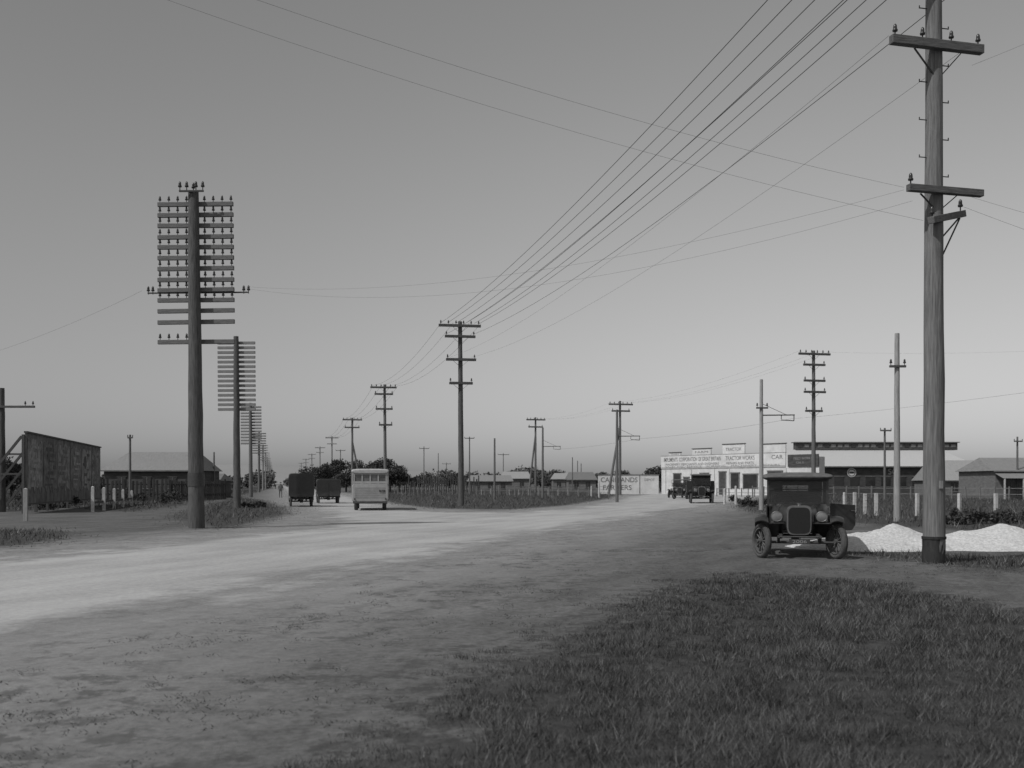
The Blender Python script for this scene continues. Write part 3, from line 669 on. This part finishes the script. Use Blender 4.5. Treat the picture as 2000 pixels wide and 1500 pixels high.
# ------------------------------------------------------------- person
def person(u,d,rot,label):
    e=thing('person',label,'person',(xu(u,d),d,0),rot)
    me=bpy.data.meshes.new('body'); V=[(0,0,.95),(0,0,1.2),(0,0,1.45),(0,-.01,1.55),(0,-.02,1.68),(.11,0,.9),(.13,-.1,.5),(.13,-.12,.08),(.13,-.26,.04),(-.11,0,.9),(-.12,.08,.5),(-.12,.22,.1),(-.12,.1,.03),(.2,0,1.42),(.27,.08,1.15),(.27,.0,.88),(-.2,0,1.42),(-.27,-.06,1.15),(-.26,-.2,.92)]
    E=[(0,1),(1,2),(2,3),(3,4),(0,5),(5,6),(6,7),(7,8),(0,9),(9,10),(10,11),(11,12),(2,13),(13,14),(14,15),(2,16),(16,17),(17,18)]
    R=[.16,.15,.15,.06,.10,.1,.065,.05,.04,.1,.065,.05,.04,.075,.05,.035,.075,.05,.035]
    me.from_pydata(V,E,[]); o=bpy.data.objects.new('body',me); me.materials.append(CLOTH); link(o,e)
    o.modifiers.new('skin','SKIN')
    lay=me.skin_vertices[0] if me.skin_vertices else None
    if lay:
        for i,q in enumerate(R): lay.data[i].radius=(q,q)
        lay.data[0].use_root=True
    s2=o.modifiers.new('sub','SUBSURF'); s2.levels=1; s2.render_levels=1
    mb=MB(); mb.lathe([(0,1.86),(.08,1.85),(.10,1.76),(.17,1.755),(.17,1.745),(.09,1.745)],None,14); part('hat',mb,SEAT,e)
person(548,120,rad(10),'walking figure in dark coat and hat on the verge')
# ------------------------------------------------------------- buildings
WHW=mat('whitewashed_boards',.52,.2,.8,.9,bump=.05)
SGN=mat('signboard_paint',.55,.18,.7,.9,bump=.05)
DKW=mat('dark_shed_wall',.06,.4,1.2,.9,(1,1,3),.1)
MIDW=mat('mid_shed_wall',.14,.3,1.5,.9,(1,1,3),.1)
RFL=mat('pale_iron_roof',.42,.12,1.5,.7,(8,1,1),.1)
RFD=mat('dull_iron_roof',.14,.2,1.5,.7,(8,1,1),.1)
RFM=mat('weathered_iron_roof',.19,.2,1.5,.75,(8,1,1),.1)
RFH=mat('haze_tinted_iron_roof',.25,.15,1.5,.75,(8,1,1),.1)  # haze of distance is put into this roof colour
BRK=mat('brick_chimney',.12,.3,8,.9)
P0=Vector((xu(1292,165),165,0)); P1=Vector((xu(1600,140),140,0)); Dv=(P1-P0); L=Dv.length; Dv.normalize(); TH=math.atan2(Dv.y,Dv.x)
def fs_(u):
    k=(u-1000)/F; return (k*P0.y-P0.x)/(Dv.x-k*Dv.y)
def fz(u,v): dd=P0.y+Dv.y*fs_(u); return zv(v,dd)
e=thing('showroom','whitewashed showroom with stepped parapet and painted signboards','building',P0,TH)
La=L*.6
mb=MB(); mb.box((La/2,4,2.7),(La,8,5.4)).box(((La+L)/2,.6,2.69),(L-La-.01,1.2,5.38)); part('wall',mb,WHW,e)
mb=MB(); mb.add([(0,0.3,5.42),(La,.3,5.42),(La,4,6.0),(0,4,6.0),(0,8,5.42),(La,8,5.42)],[(0,1,2,3),(3,2,5,4)]); part('roof',mb,RFL,e)
s1=fs_(1535); zt1=fz(1400,888); zb1=fz(1400,911)
mb=MB(); mb.box((s1/2,-.05,(zt1+zb1)/2),(s1,.12,zt1-zb1)); sg=part('signboard',mb,SGN,e)
zc_=(zt1+zb1)/2
mb=MB(); mb.box((s1/2,-.05,4.35),(s1,.1,.6)); sg2=part('signboard',mb,mat('grey_signboard',.36,.25,.7,.9),e,label='lower grey board with dark lettering')
for (ua,ub,vt,tx) in [(1308,1330,883,'WHEELS'),(1353,1389,877,'FARM'),(1412,1455,870,'TRACTOR'),(1487,1535,872,'')]:
    a=fs_(ua); b=fs_(ub); zb=zt1; zt=zb+ (fz(ua,vt)-fz(ua,889))
    mb=MB(); mb.box(((a+b)/2,.0,(zb+zt)/2),(b-a,.14,zt-zb)); q=part('parapet_board',mb,SGN,e)
    mb=MB(); mb.box(((a+b)/2,.0,zt+.06),(b-a+.2,.3,.12)); part('parapet_cap',mb,DKW,e)
    if tx: text_part(tx,(b-a)*.7,(zt-zb)*.32,LETG,q,((a+b)/2,-.08,(zb+zt)/2))
mb=MB(); mb.box((s1/2,-.02,zt1+.03),(s1+.1,.22,.06)); part('cornice',mb,MIDW,e)
text_part('IMPLEMENTS  CORPORATION OF GREAT BRITAIN',fs_(1410)-.8,.62,LETG,sg,((fs_(1410))/2+.3,-.125,zc_+.3),bold=.005)
text_part('MACHINERY MERCHANTS AND ENGINEERS',fs_(1410)-1.6,.34,LETG,sg,((fs_(1410))/2+.3,-.125,zc_-.45))
text_part('TRACTOR WORKS',fs_(1475)-fs_(1418),.6,LETG,sg,((fs_(1418)+fs_(1475))/2,-.125,zc_+.3))
text_part('REPAIRS AND PARTS',fs_(1475)-fs_(1422),.34,LETG,sg,((fs_(1418)+fs_(1475))/2,-.125,zc_-.45))
text_part('CAR',(fs_(1530)-fs_(1508)),.6,LETG,sg,((fs_(1530)+fs_(1508))/2,-.125,zc_+.3))
text_part('SALES AND SERVICE    FORGING    MACHINERY    REPAIRS',s1*.92,.30,LETG,sg2,(s1/2,-.11,4.35))
for (ua,ub,zt,mm,nm) in [(1316,1330,3.2,BLKGL,'window'),(1336,1346,2.6,DKW,'door'),(1368,1384,3.2,BLKGL,'window'),(1405,1418,3.4,DKW,'door'),(1428,1444,3.2,BLKGL,'window'),(1452,1480,3.0,BLKGL,'window'),(1500,1528,3.4,DKW,'door')]:
    a=fs_(ua); b=fs_(ub); z0=0 if nm=='door' else 1.0
    mb=MB(); mb.box(((a+b)/2,-.03,(z0+zt)/2),(b-a,.08,zt-z0)); q=part(nm,mb,mm,e)
    mb=MB(); 
    for xx in (a,b): mb.box((xx,-.05,(z0+zt)/2),(.15,.1,zt-z0+.2))
    mb.box(((a+b)/2,-.05,zt+.1),(b-a+.3,.12,.16)); part('frame',mb,MIDW,q)
for i in range(6):
    a=fs_([1300,1350,1395,1424,1485,1535][i]); mb=MB(); mb.box((a,-.06,1.95),(.22,.14,3.9)); part('pilaster',mb,WHW,e)
a=fs_(1540); b=L; mb=MB(); mb.box(((a+b)/2,-.10,4.9),(b-a,.12,1.7)); q=part('signboard',mb,DKW,e,label='dark board with pale lettering')
text_part('FIELD WORKS',(b-a)*.6,.32,LETW,q,((a+b)/2,-.18,5.2))
text_part('OILS',(b-a)*.25,.28,LETW,q,((a+b)/2-.5,-.18,4.6))
d=165; a=xu(1168,d); b=xu(1290,d)-.3
e=thing('hoarding','long white painted hoarding with dark capital lettering','hoarding',(a,d,0),0)
mb=MB(); mb.box(((b-a)/2,0,1.55),(b-a,.15,3.1)); part('boards',mb,SGN,e)
mb=MB(); mb.box(((b-a)/2,-.03,3.14),(b-a+.2,.3,.07)); part('capping',mb,MIDW,e)
mb=MB(); mb.box((6.7,-.09,1.55),(.10,.06,3.0)); part('batten',mb,LETG,e)
text_part('CANELANDS',5.9,.8,LETG,e,(3.4,-.085,2.3),bold=.01); text_part('FARMERS',4.6,.8,LETG,e,(3.1,-.085,1.05),bold=.01)
text_part('DEPOT',1.6,.4,LETG,e,(8.3,-.085,2.3))
def shed():
    d0=158; e=thing('factory_shed','long dark factory shed with pale roof and raised clerestory','building',(xu(1540,d0),d0,0),0)
    Lx=xu(1905,d0)-xu(1540,d0); ez=zv(910,d0); rz_=zv(878,172)
    mb=MB(); mb.box((Lx/2,14,ez/2),(Lx,28,ez)); part('wall',mb,DKW,e)
    mb=MB(); vs=[(-.4,-.6,ez-.05),(Lx+.4,-.6,ez-.05),(Lx+.4,14,rz_),(-.4,14,rz_),(-.4,28.6,ez-.05),(Lx+.4,28.6,ez-.05)]
    mb.add(vs,[(0,1,2,3),(3,2,5,4)]); mb.add([(0,0,ez-.1),(0,28,ez-.1),(0,14,rz_)],[(0,1,2)]); mb.add([(Lx,0,ez-.1),(Lx,28,ez-.1),(Lx,14,rz_)],[(0,1,2)]); part('roof',mb,RFL,e)
    cx1=xu(1866,172)-xu(1540,d0); cx0=xu(1552,172)-xu(1540,d0); ct=zv(864,170)
    mb=MB(); mb.box(((cx0+cx1)/2,14,(rz_-.1+ct)/2),(cx1-cx0,1.6,ct-rz_+.1)); cl=part('clerestory',mb,DKW,e)
    mb=MB(); mb.box(((cx0+cx1)/2,14,ct+.06),(cx1-cx0+.6,2.2,.14)); part('clerestory_roof',mb,RFD,cl)
    n=24
    for i in range(n):
        xx=cx0+.7+(cx1-cx0-1.4)*i/(n-1); mb=MB(); mb.box((xx,13.17,(rz_+ct)/2+.05),(.75,.06,.55)); part('window',mb,MIDW if i%4 else BLKGL,cl)
    for i in range(12):
        xx=3+i*2.4
        if xx>Lx-2: break
        mb=MB(); mb.box((xx,-.03,2.0),(1.4,.08,1.5)); w=part('window',mb,BLKGL,e)
        mb=MB(); mb.box((xx,-.06,2.80),(1.6,.1,.08)).box((xx,-.06,1.2),(1.6,.1,.08)); part('frame',mb,MIDW,w)
    xx=xu(1663,d0)-xu(1540,d0); zz=zv(923,d0)
    mb=MB(); mb.cyl((xx,-.12,zz),(xx,-.02,zz),.7,n=24); q=part('round_sign',mb,SGN,e)
    mb=MB(); mb.torus(.52,.05,.03,M=Matrix.Translation((xx,-.13,zz)),axis='Y').box((xx,-.14,zz),(.7,.04,.24)); part('emblem',mb,LETD,q)
    xx=xu(1745,d0)-xu(1540,d0); text_part('SC.',1.7,.9,LETW,e,(xx,-.09,zv(921,d0)),bold=.01)
    mb=MB(); mb.box((Lx/2,-.55,ez-.15),(Lx+.8,.12,.14)); part('gutter',mb,MIDW,e)
shed()
def gable(name,label,u0,u1,d,ve,vr,depth,wm,rm,hip=.0,win=2,chim=None,ver=False):
    x0=xu(u0,d); Lx=xu(u1,d)-x0; ez=zv(ve,d); rz_=zv(vr,d+depth/2)
    e=thing(name,label,'house' if name!='store_shed' else 'building',(x0,d,0),0)
    mb=MB(); mb.box((Lx/2,depth/2,ez/2),(Lx,depth,ez)); part('wall',mb,wm,e)
    mb=MB(); o=.35; h=hip
    vs=[(-o,-o,ez-.08),(Lx+o,-o,ez-.08),(Lx+o,depth+o,ez-.08),(-o,depth+o,ez-.08),(h,depth/2,rz_),(Lx-h,depth/2,rz_)]
    mb.add(vs,[(0,1,5,4),(2,3,4,5),(0,4,3),(1,2,5)]); part('roof',mb,rm,e)
    mb=MB(); mb.box((Lx/2,-o-.03,ez-.14),(Lx+2*o,.08,.14)); part('fascia',mb,MIDW,e)
    if chim:
        for c in chim:
            mb=MB(); mb.box((c*Lx,depth/2+.3,rz_+.1),(.6,.6,1.3)).box((c*Lx,depth/2+.3,rz_+.8),(.75,.75,.15)); part('chimney',mb,BRK,e)
    for i in range(win):
        xx=Lx*(i+.7)/(win+.4); mb=MB(); mb.box((xx,-.03,ez*.55),(.9,.08,1.2)); w=part('window',mb,BLKGL,e)
        mb=MB(); mb.box((xx,-.05,ez*.55+.65),(1.1,.1,.1)).box((xx,-.05,ez*.55-.65),(1.1,.12,.1)).box((xx,-.08,ez*.55),(.05,.04,1.2)); part('frame',mb,MIDW,w)
    if ver:
        mb=MB(); mb.add([(-.2,-2.2,ez-.9),(Lx+.2,-2.2,ez-.9),(Lx+.2,-.1,ez-.3),(-.2,-.1,ez-.3)],[(0,1,2,3)]); part('verandah_roof',mb,rm,e)
        for i in range(5):
            mb=MB(); mb.box((Lx*i/4,-2.1,(ez-.9)/2),(.14,.14,ez-.9)); part('verandah_post',mb,WHITE,e)
    return e
gable('store_shed','long low pale iron store shed adjoining the factory',1842,1948,140,937,899,10,MIDW,RFH,win=3)
gable('house','low house with dull iron roof and white verandah posts',1944,2090,110,918,894,9,MIDW,RFM,hip=0.3,win=3,ver=True)
gable('house','weatherboard house with broad grey iron roof and chimney',203,372,112,917,883,11,DKW,RFM,hip=.7,win=3,chim=[.88])
gable('cottage','low cottage with dull gabled roof behind fence',915,1000,225,939,928,9,MIDW,RFM,hip=0.3,win=3)
gable('cottage','low cottage with pale iron roof behind fence',978,1036,245,934,921,9,MIDW,RFH,hip=.5,win=2)
gable('cottage','low cottage with pale iron roof behind fence',1080,1120,240,935,924,9,MIDW,RFH,hip=.5,win=2)
gable('cottage','small dark cottage beside the painted hoarding',1110,1164,215,936,922,8,MIDW,RFD,hip=0.3,win=2)
gable('cottage','small dark outbuilding behind the low fence',376,425,125,938,925,6,DKW,RFD,hip=0,win=1)
def billboard():
    A=Vector((xu(50,57),57,0)); B=Vector((xu(195,81),81,0)); D=B-A; L=D.length; D.normalize(); th=math.atan2(D.y,D.x)
    e=thing('billboard','long weathered timber billboard with faded posters','billboard',A,th)
    pm=mat('weathered_billboard_boards',.13,.6,1.5,.9,(1,1,.6),.2)
    z0,z1=.55,4.5
    mb=MB(); mb.box((L/2,0,(z0+z1)/2),(L,.08,z1-z0)); part('panel',mb,pm,e)
    mb=MB(); mb.box((L/2,-.02,z1+.04),(L+.1,.2,.09)).box((L/2,-.02,z0-.04),(L+.1,.2,.09)); part('frame',mb,ARM,e)
    n=6
    for i in range(n):
        xx=L*(i+.5)/n; w=L/n*.9; b=[.2,.13,.19,.15,.22,.17][i]
        # ragged, torn poster outline
        pts=[]; zt=[]; N=14
        for k in range(N): pts.append((xx-w/2+w*k/(N-1),1.05+random.uniform(0,.5)))
        for k in range(N): pts.append((xx+w/2-w*k/(N-1),4.3-random.uniform(0,.35)))
        mb=MB(); mb.prism(pts,-.06,-.045); q=part('poster',mb,mat('faded_poster_%d'%i,b,.75,1.8,.85,(1,1,1),0),e)
        mb=MB()
        for k in range(7):
            ww=w*random.uniform(.15,.6); zc2=1.6+k*.36; xc=xx+random.uniform(-.5,.5)*(w-ww)*.9
            mb.box((xc,-.067-.0008*k,zc2),(ww,.01,random.uniform(.08,.24)))
        mb.lathe([(.0,0),(random.uniform(.3,.5),0)],Matrix.Translation((xx-w*.15,-.078,3.2))@Matrix.Rotation(rad(90),4,'X'),11)
        part('poster_print',mb,mat('poster_ink_%d'%(i%3),[.24,.07,.12][i%3],.6,3,.8,bump=0),q)
    for i in range(9):
        xx=L*i/8; mb=MB(); mb.box((xx,.12,2.1),(.14,.14,4.6)); part('post',mb,ARM,e)
        mb=MB(); mb.beam((xx,.2,4.3),(xx,3.4,0),.13,.13); part('brace',mb,ARM,e)
    mb=MB(); mb.beam((0,.25,2.2),(0,1.8,2.2),.1,.1).beam((0,.25,3.3),(0,1.0,3.3),.1,.1); part('brace',mb,ARM,e)
def _prism(s,pts,y0,y1):
    n=len(pts); vs=[(x,y0,z) for x,z in pts]+[(x,y1,z) for x,z in pts]
    h=n//2
    fs=[]
    for k in range(h-1): fs.append((k,k+1,n-2-k,n-1-k)); fs.append((n+n-1-k,n+n-2-k,n+k+1,n+k))
    fs+=[(i,i+n,(i+1)%n+n,(i+1)%n) for i in range(n)]
    return s.add(vs,fs)
MB.prism=_prism
billboard()
# ------------------------------------------------------------- fences and posts
def fence(name,label,pts,n,h,t,pm,rails,railm,rt=.03,jitter=.03):
    e=thing(name,label,'fence',(pts[0][0],pts[0][1],0))
    o=Vector((pts[0][0],pts[0][1],0)); P=[]
    seg=[math.dist(pts[i],pts[i+1]) for i in range(len(pts)-1)]; T=sum(seg)
    for i in range(n):
        s=T*i/(n-1); k=0
        while k<len(seg)-1 and s>seg[k]: s-=seg[k]; k+=1
        f=s/seg[k]; P.append(Vector((pts[k][0]+(pts[k+1][0]-pts[k][0])*f,pts[k][1]+(pts[k+1][1]-pts[k][1])*f,0)))
    mesh=MB().box((0,0,h/2-.1),(t,t,h+.2)).mesh('fence_post',pm)
    for p in P:
        hz=random.uniform(-jitter,jitter)*h
        part('fence_post',mesh,pm,e,tuple(p-o+Vector((0,0,hz))),(random.uniform(-.03,.03),random.uniform(-.03,.03),random.uniform(0,.5)))
    for rz_ in rails:
        mb=MB()
        for a,b in zip(P[:-1],P[1:]): mb.beam(a-o+Vector((0,t/2+.01,rz_)),b-o+Vector((0,t/2+.01,rz_)),rt*.5,rt)
        part('fence_rail',mb,railm,e)
def at(u,d): return (xu(u,d),d)
fence('paddock_fence','white posted wire fence edging the roadside grass',[at(1650,60),at(1713,53),at(1860,53),at(2000,49),at(2250,46)],10,1.15,.15,WHITE,[.4,.75,1.02],WIREM,.015)
fence('yard_fence','long timber post and rail fence around factory yard',[at(1470,118),at(1640,112),at(2060,100)],24,1.4,.11,FENCEW,[.6,1.2],FENCEW,.06)
fence('yard_fence','pale picket fence before the showroom',[at(1400,135),at(1540,125)],12,1.1,.10,FENCEW,[.5,1.0],FENCEW,.06)
fence('field_fence','dark split post and wire fence across the field',[at(770,170),at(900,150),at(1050,140),at(1190,135)],34,1.4,.13,FENCEW,[.5,.9,1.3],WIREM,.03,.15)
fence('field_fence','irregular brushwood post fence beside cottages',[at(790,200),at(935,190)],34,2.6,.2,DKW,[1.2],WIREM,.05,.3)
fence('field_fence','dark timber fence along the back paddock',[at(195,100),at(330,98),at(440,110)],44,2.0,.18,TAR,[.6,1.6],TAR,.1,.08)
fence('field_fence','low pale posted fence in open field',[at(940,150),at(1170,140)],13,.9,.12,PALEP,[.8],WIREM,.03,.1)
for (u,v,top) in [(50,1018,955),(181,1000,951),(203,997,953),(223,994,955),(240,991,957),(257,988,959)]:
    d=gd(v); h=(v-top)*d/F; mb=MB(); mb.box((0,0,h/2-.1),(.17,.17,h+.2)).add([(-.085,-.085,h),(.085,-.085,h),(.085,.085,h),(-.085,.085,h),(0,0,h+.05)],[(0,1,4),(1,2,4),(2,3,4),(3,0,4)])
    solo('guard_post',mb,PALEP if u==50 else WHITE,'white painted square timber guard post on the verge','post',(xu(u,d),d,0),.2,'white guard posts on the verge')
mb=MB(); a=Vector((*gp(181,1000),.55)); b=Vector((*gp(257,988),.55)); mb.beam((0,0,0),b-a,.08,.12); solo('guard_rail',mb,TAR,'dark timber rail joining white guard posts','rail',a+Vector((0,.12,0)))
for (u,v,top) in [(1170,972,940),(1205,973,945),(1155,970,950),(1415,985,955),(1437,985,950)]:
    d=gd(v); h=(v-top)*d/F; mb=MB(); mb.cyl((0,0,-.1),(0,0,h),.11,.09,10).lathe([(.09,h),(.05,h+.04),(0,h+.05)],None,10)
    solo('guard_post',mb,WHITE,'short round white post beside the side road','post',(xu(u,d),d,0),0,'white posts by the side road')
# ------------------------------------------------------------- gravel piles
def pile(x0,x1,y0,y1,bumps,label):
    cx,cy=(x0+x1)/2,(y0+y1)/2; nx_=int((x1-x0)/.035); ny_=int((y1-y0)/.035)
    xs_=np.linspace(x0,x1,nx_); ys_=np.linspace(y0,y1,ny_); X,Y=np.meshgrid(xs_,ys_); Z=np.zeros_like(X)
    for (bx,by,r,h) in bumps:
        q=1-np.sqrt(((X-bx)/1.2)**2+(Y-by)**2+.02)/r; Z=np.logaddexp(Z*11,(h*q*1.1)*11)/11
    Z=Z-.13+(vnoise(X,Y,.5,21)-.5)*.07+(vnoise(X,Y,.16,22)-.5)*.03+(vnoise(X,Y,.05,23)-.5)*.022
    Z[0,:]=Z[-1,:]=-.15; Z[:,0]=Z[:,-1]=-.15
    mb=MB(); vs=[(a-cx,b-cy,c) for a,b,c in zip(X.ravel(),Y.ravel(),Z.ravel())]
    fs=[(j*nx_+i,j*nx_+i+1,(j+1)*nx_+i+1,(j+1)*nx_+i) for j in range(ny_-1) for i in range(nx_-1)]
    mb.add(vs,fs,True); solo('gravel_pile',mb,mat('crushed_limestone',.46,.3,16,.95,bump=.4),label,'gravel pile',(cx,cy,0),0,'gravel piles by the road')
pile(7.2,11.6,24.3,28.6,[(9.8,26.3,1.5,.74),(8.9,26.3,1.6,.52),(8.1,26.3,1.2,.28),(10.4,26.5,1.2,.45)],'low heap of pale crushed limestone beside the pole')
pile(10.7,17,24.0,28.8,[(11.6,26.4,1.4,.55),(12.6,26.4,1.8,.72),(13.9,26.2,1.8,.64),(15,26.3,1.6,.66)],'long heap of pale crushed limestone on grass')
# ------------------------------------------------------------- trees & shrubs
LEAF=grass_mat('foliage_leaves',.025,.07); LEAFH=grass_mat('haze_tinted_foliage',.065,.10,.3); LEAFM=grass_mat('midway_foliage',.04,.075,.4)  # horizon foliage is greyed lighter, its haze is in the colour
TRK=mat('tree_bark',.06,.4,8,.9)
def leaves(cent,rad_,n,size):
    k=rng.integers(0,len(cent),n); c=cent[k]; r=rad_[k]
    v=rng.normal(size=(n,3)); v/=np.linalg.norm(v,axis=1)[:,None]; q=rng.random(n)**.45
    p=c+v*(r*q)[:,None]*np.array([1,1,.8]); a=rng.normal(size=(n,3)); a/=np.linalg.norm(a,axis=1)[:,None]; b=np.cross(a,rng.normal(size=(n,3))); b/=np.linalg.norm(b,axis=1)[:,None]
    s=size*rng.uniform(.5,1.3,n)[:,None]; return p,p+b*s,a*s*.5,rng.random(n)
def tree(x,y,h,w,label,n=1600,size=.35,name='tree',m=LEAFM,group=None):
    e=thing(name,label,'tree',(x,y,0),0,group)
    mb=MB(); th=h*.45; mb.cyl((0,0,-.2),(0,0,th),h*.035,h*.02,8)
    nc=9; cent=[]
    for i in range(nc):
        a=2*math.pi*i/nc*1.7+random.random(); rr=w*.5*random.uniform(.2,.75); z=h*random.uniform(.3,.85)
        cent.append((math.cos(a)*rr,math.sin(a)*rr,z)); mb.cyl((0,0,th*.8),cent[-1],h*.014,h*.005,5)
    cent=np.array(cent); rr=rng.uniform(.16,.27,nc)*min(h,w)*1.05
    part('trunk',mb,TRK,e)
    P=leaves(cent,rr,n,size); c=tri_cloud('crown',*P,m); c.parent=e
for (u,top,d,w) in [(612,912,215,6),(632,900,205,7),(652,894,210,8),(676,898,200,7),(716,895,198,9),(738,891,205,9),(762,896,200,8),(780,910,215,6),(700,900,220,7)]:
    tree(xu(u,d),d,zv(top,d),w,'dense dark roadside tree beyond the road',group='trees beyond the road',n=2400)
for (u,top,d,w) in [(22,893,118,6),(45,888,120,6),(8,900,116,5),(1078,914,255,7),(1175,914,260,7),(1210,917,262,6),(950,922,262,6),(885,922,262,6),(1290,907,215,6)]:
    tree(xu(u,d),d,zv(top,d),w,'small dark tree with uneven crown near buildings',n=1300,group='small trees near buildings')
def shrub(x,y,h,w,n=500,size=.14,m=LEAF,label='low scrubby bush growing on the verge'):
    e=thing('shrub',label,'shrub',(x,y,0),0,'scrubby bushes on the verge')
    mb=MB()
    for i in range(4): mb.cyl((0,0,-.1),(random.uniform(-.3,.3)*w,random.uniform(-.3,.3)*w,h*.6),.03,.01,5)
    part('stems',mb,TRK,e)
    c=np.stack([rng.uniform(-.4,.4,6)*w,rng.uniform(-.3,.3,6)*w,rng.uniform(.2,.7,6)*h],1)
    cl=tri_cloud('crown',*leaves(c,rng.uniform(.25,.4,6)*min(h*1.3,w),n,size),m); cl.parent=e
for u,v,h,w in [(1870,1024,.5,1.6),(1905,1022,.6,1.8),(1945,1022,.55,1.8),(1985,1020,.6,1.8),(1890,1016,.5,1.6),(2030,1018,.6,1.8),(1470,990,.8,2.2),(1450,984,.7,2),(1520,990,.7,2.2),(490,992,.45,1.6),(512,990,.4,1.4),(300,984,1.1,3),(335,980,1.2,3),(275,978,1.2,3.5),(365,975,1.2,3.5),(410,974,1.1,3),(230,976,1.3,3.5),(120,992,.8,2.5),(150,986,1.0,3),(80,996,.8,2.4),(20,990,1.0,3),(440,968,1.3,3.5)]:
    x,y=gp(u,v); shrub(x,y,h,w,n=700,size=.12)
def belt(us,ds,h0,h1,n,m,name,label):
    c=[];r_=[]
    N=int(n/60)
    for i in range(N):
        u=random.uniform(*us); d=random.uniform(*ds); hh=h0+(h1-h0)*float(vnoise(u,0,22,31))
        c.append((xu(u,d),d,random.uniform(.2,.8)*hh)); r_.append(hh*random.uniform(.25,.45))
    P=leaves(np.array(c),np.array(r_),n,.9); o=tri_cloud(name,*P,m); tag(o,label,'trees',kind='stuff')
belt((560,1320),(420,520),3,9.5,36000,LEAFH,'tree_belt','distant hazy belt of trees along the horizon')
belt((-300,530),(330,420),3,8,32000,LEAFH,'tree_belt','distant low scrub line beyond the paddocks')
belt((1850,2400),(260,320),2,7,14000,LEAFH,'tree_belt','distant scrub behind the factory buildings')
mb=MB(); vs=[];fs=[]; n=120
for i in range(n+1):
    u=-800+3600*i/n; d=3600; h=25+60*float(vnoise(u,0,260,41))*math.exp(-((u-500)/700.)**2)+12*float(vnoise(u,0,60,42))
    vs+= [(xu(u,d),d,-5),(xu(u,d+900),d+900,h)]
for i in range(n): fs.append((i*2,i*2+2,i*2+3,i*2+1))
mb.add(vs,fs,True); solo('hills',mb,mat('haze_tinted_hillside',.225,.06,.002,1,bump=0),'low pale hazy hills on the horizon','hills',kind='structure')  # pale hill colour carries the haze, no hazy air is modelled
# ------------------------------------------------------------- light, world, camera
el=rad(50); S=Vector((-.80,-.60,0)).normalized()
sd=Vector((S.x*math.cos(el),S.y*math.cos(el),math.sin(el)))
L_=bpy.data.lights.new('sun','SUN'); L_.energy=2.8; L_.angle=rad(.6); L_.color=(1,.995,.99)
so=bpy.data.objects.new('sun',L_); COL.objects.link(so); so.rotation_euler=(-sd).to_track_quat('-Z','Y').to_euler(); so.location=(0,0,50)
w=bpy.data.worlds.new('World'); sc.world=w; w.use_nodes=True; n=w.node_tree.nodes; l=w.node_tree.links; n.clear()
out=n.new('ShaderNodeOutputWorld'); bg=n.new('ShaderNodeBackground'); bg.inputs[1].default_value=.125
sk=n.new('ShaderNodeTexSky'); sk.sky_type='NISHITA'; sk.sun_disc=False; sk.sun_elevation=el; sk.sun_rotation=math.atan2(S.x,S.y); sk.air_density=1.0; sk.dust_density=1.5
bw=n.new('ShaderNodeRGBToBW'); l.new(sk.outputs[0],bw.inputs[0])
tc=n.new('ShaderNodeTexCoord'); sx=n.new('ShaderNodeSeparateXYZ'); l.new(tc.outputs['Generated'],sx.inputs[0])
gr=ramp(n,l,sx.outputs['Z'],-.02,.32,.84,1.05)
gx=ramp(n,l,sx.outputs['X'],-.6,.3,.74,1.02)
v=mth(n,l,'MULTIPLY',mth(n,l,'MULTIPLY',bw.outputs[0],gr),gx)
cc=n.new('ShaderNodeCombineColor'); [l.new(v,cc.inputs[i]) for i in range(3)]
l.new(cc.outputs[0],bg.inputs[0]); l.new(bg.outputs[0],out.inputs[0])
cam=bpy.data.cameras.new('camera'); co_=bpy.data.objects.new('camera',cam); COL.objects.link(co_)
co_.location=(0,0,H); co_.rotation_euler=(rad(90),0,0); cam.sensor_width=36; cam.lens=36; cam.shift_y=(HV-750)/2000; cam.clip_end=20000; cam.clip_start=.05
cam.dof.use_dof=True; cam.dof.focus_distance=26; cam.dof.aperture_fstop=2.4
sc.camera=co_
sc.view_settings.view_transform='Standard'; sc.view_settings.look='None'; sc.view_settings.exposure=0
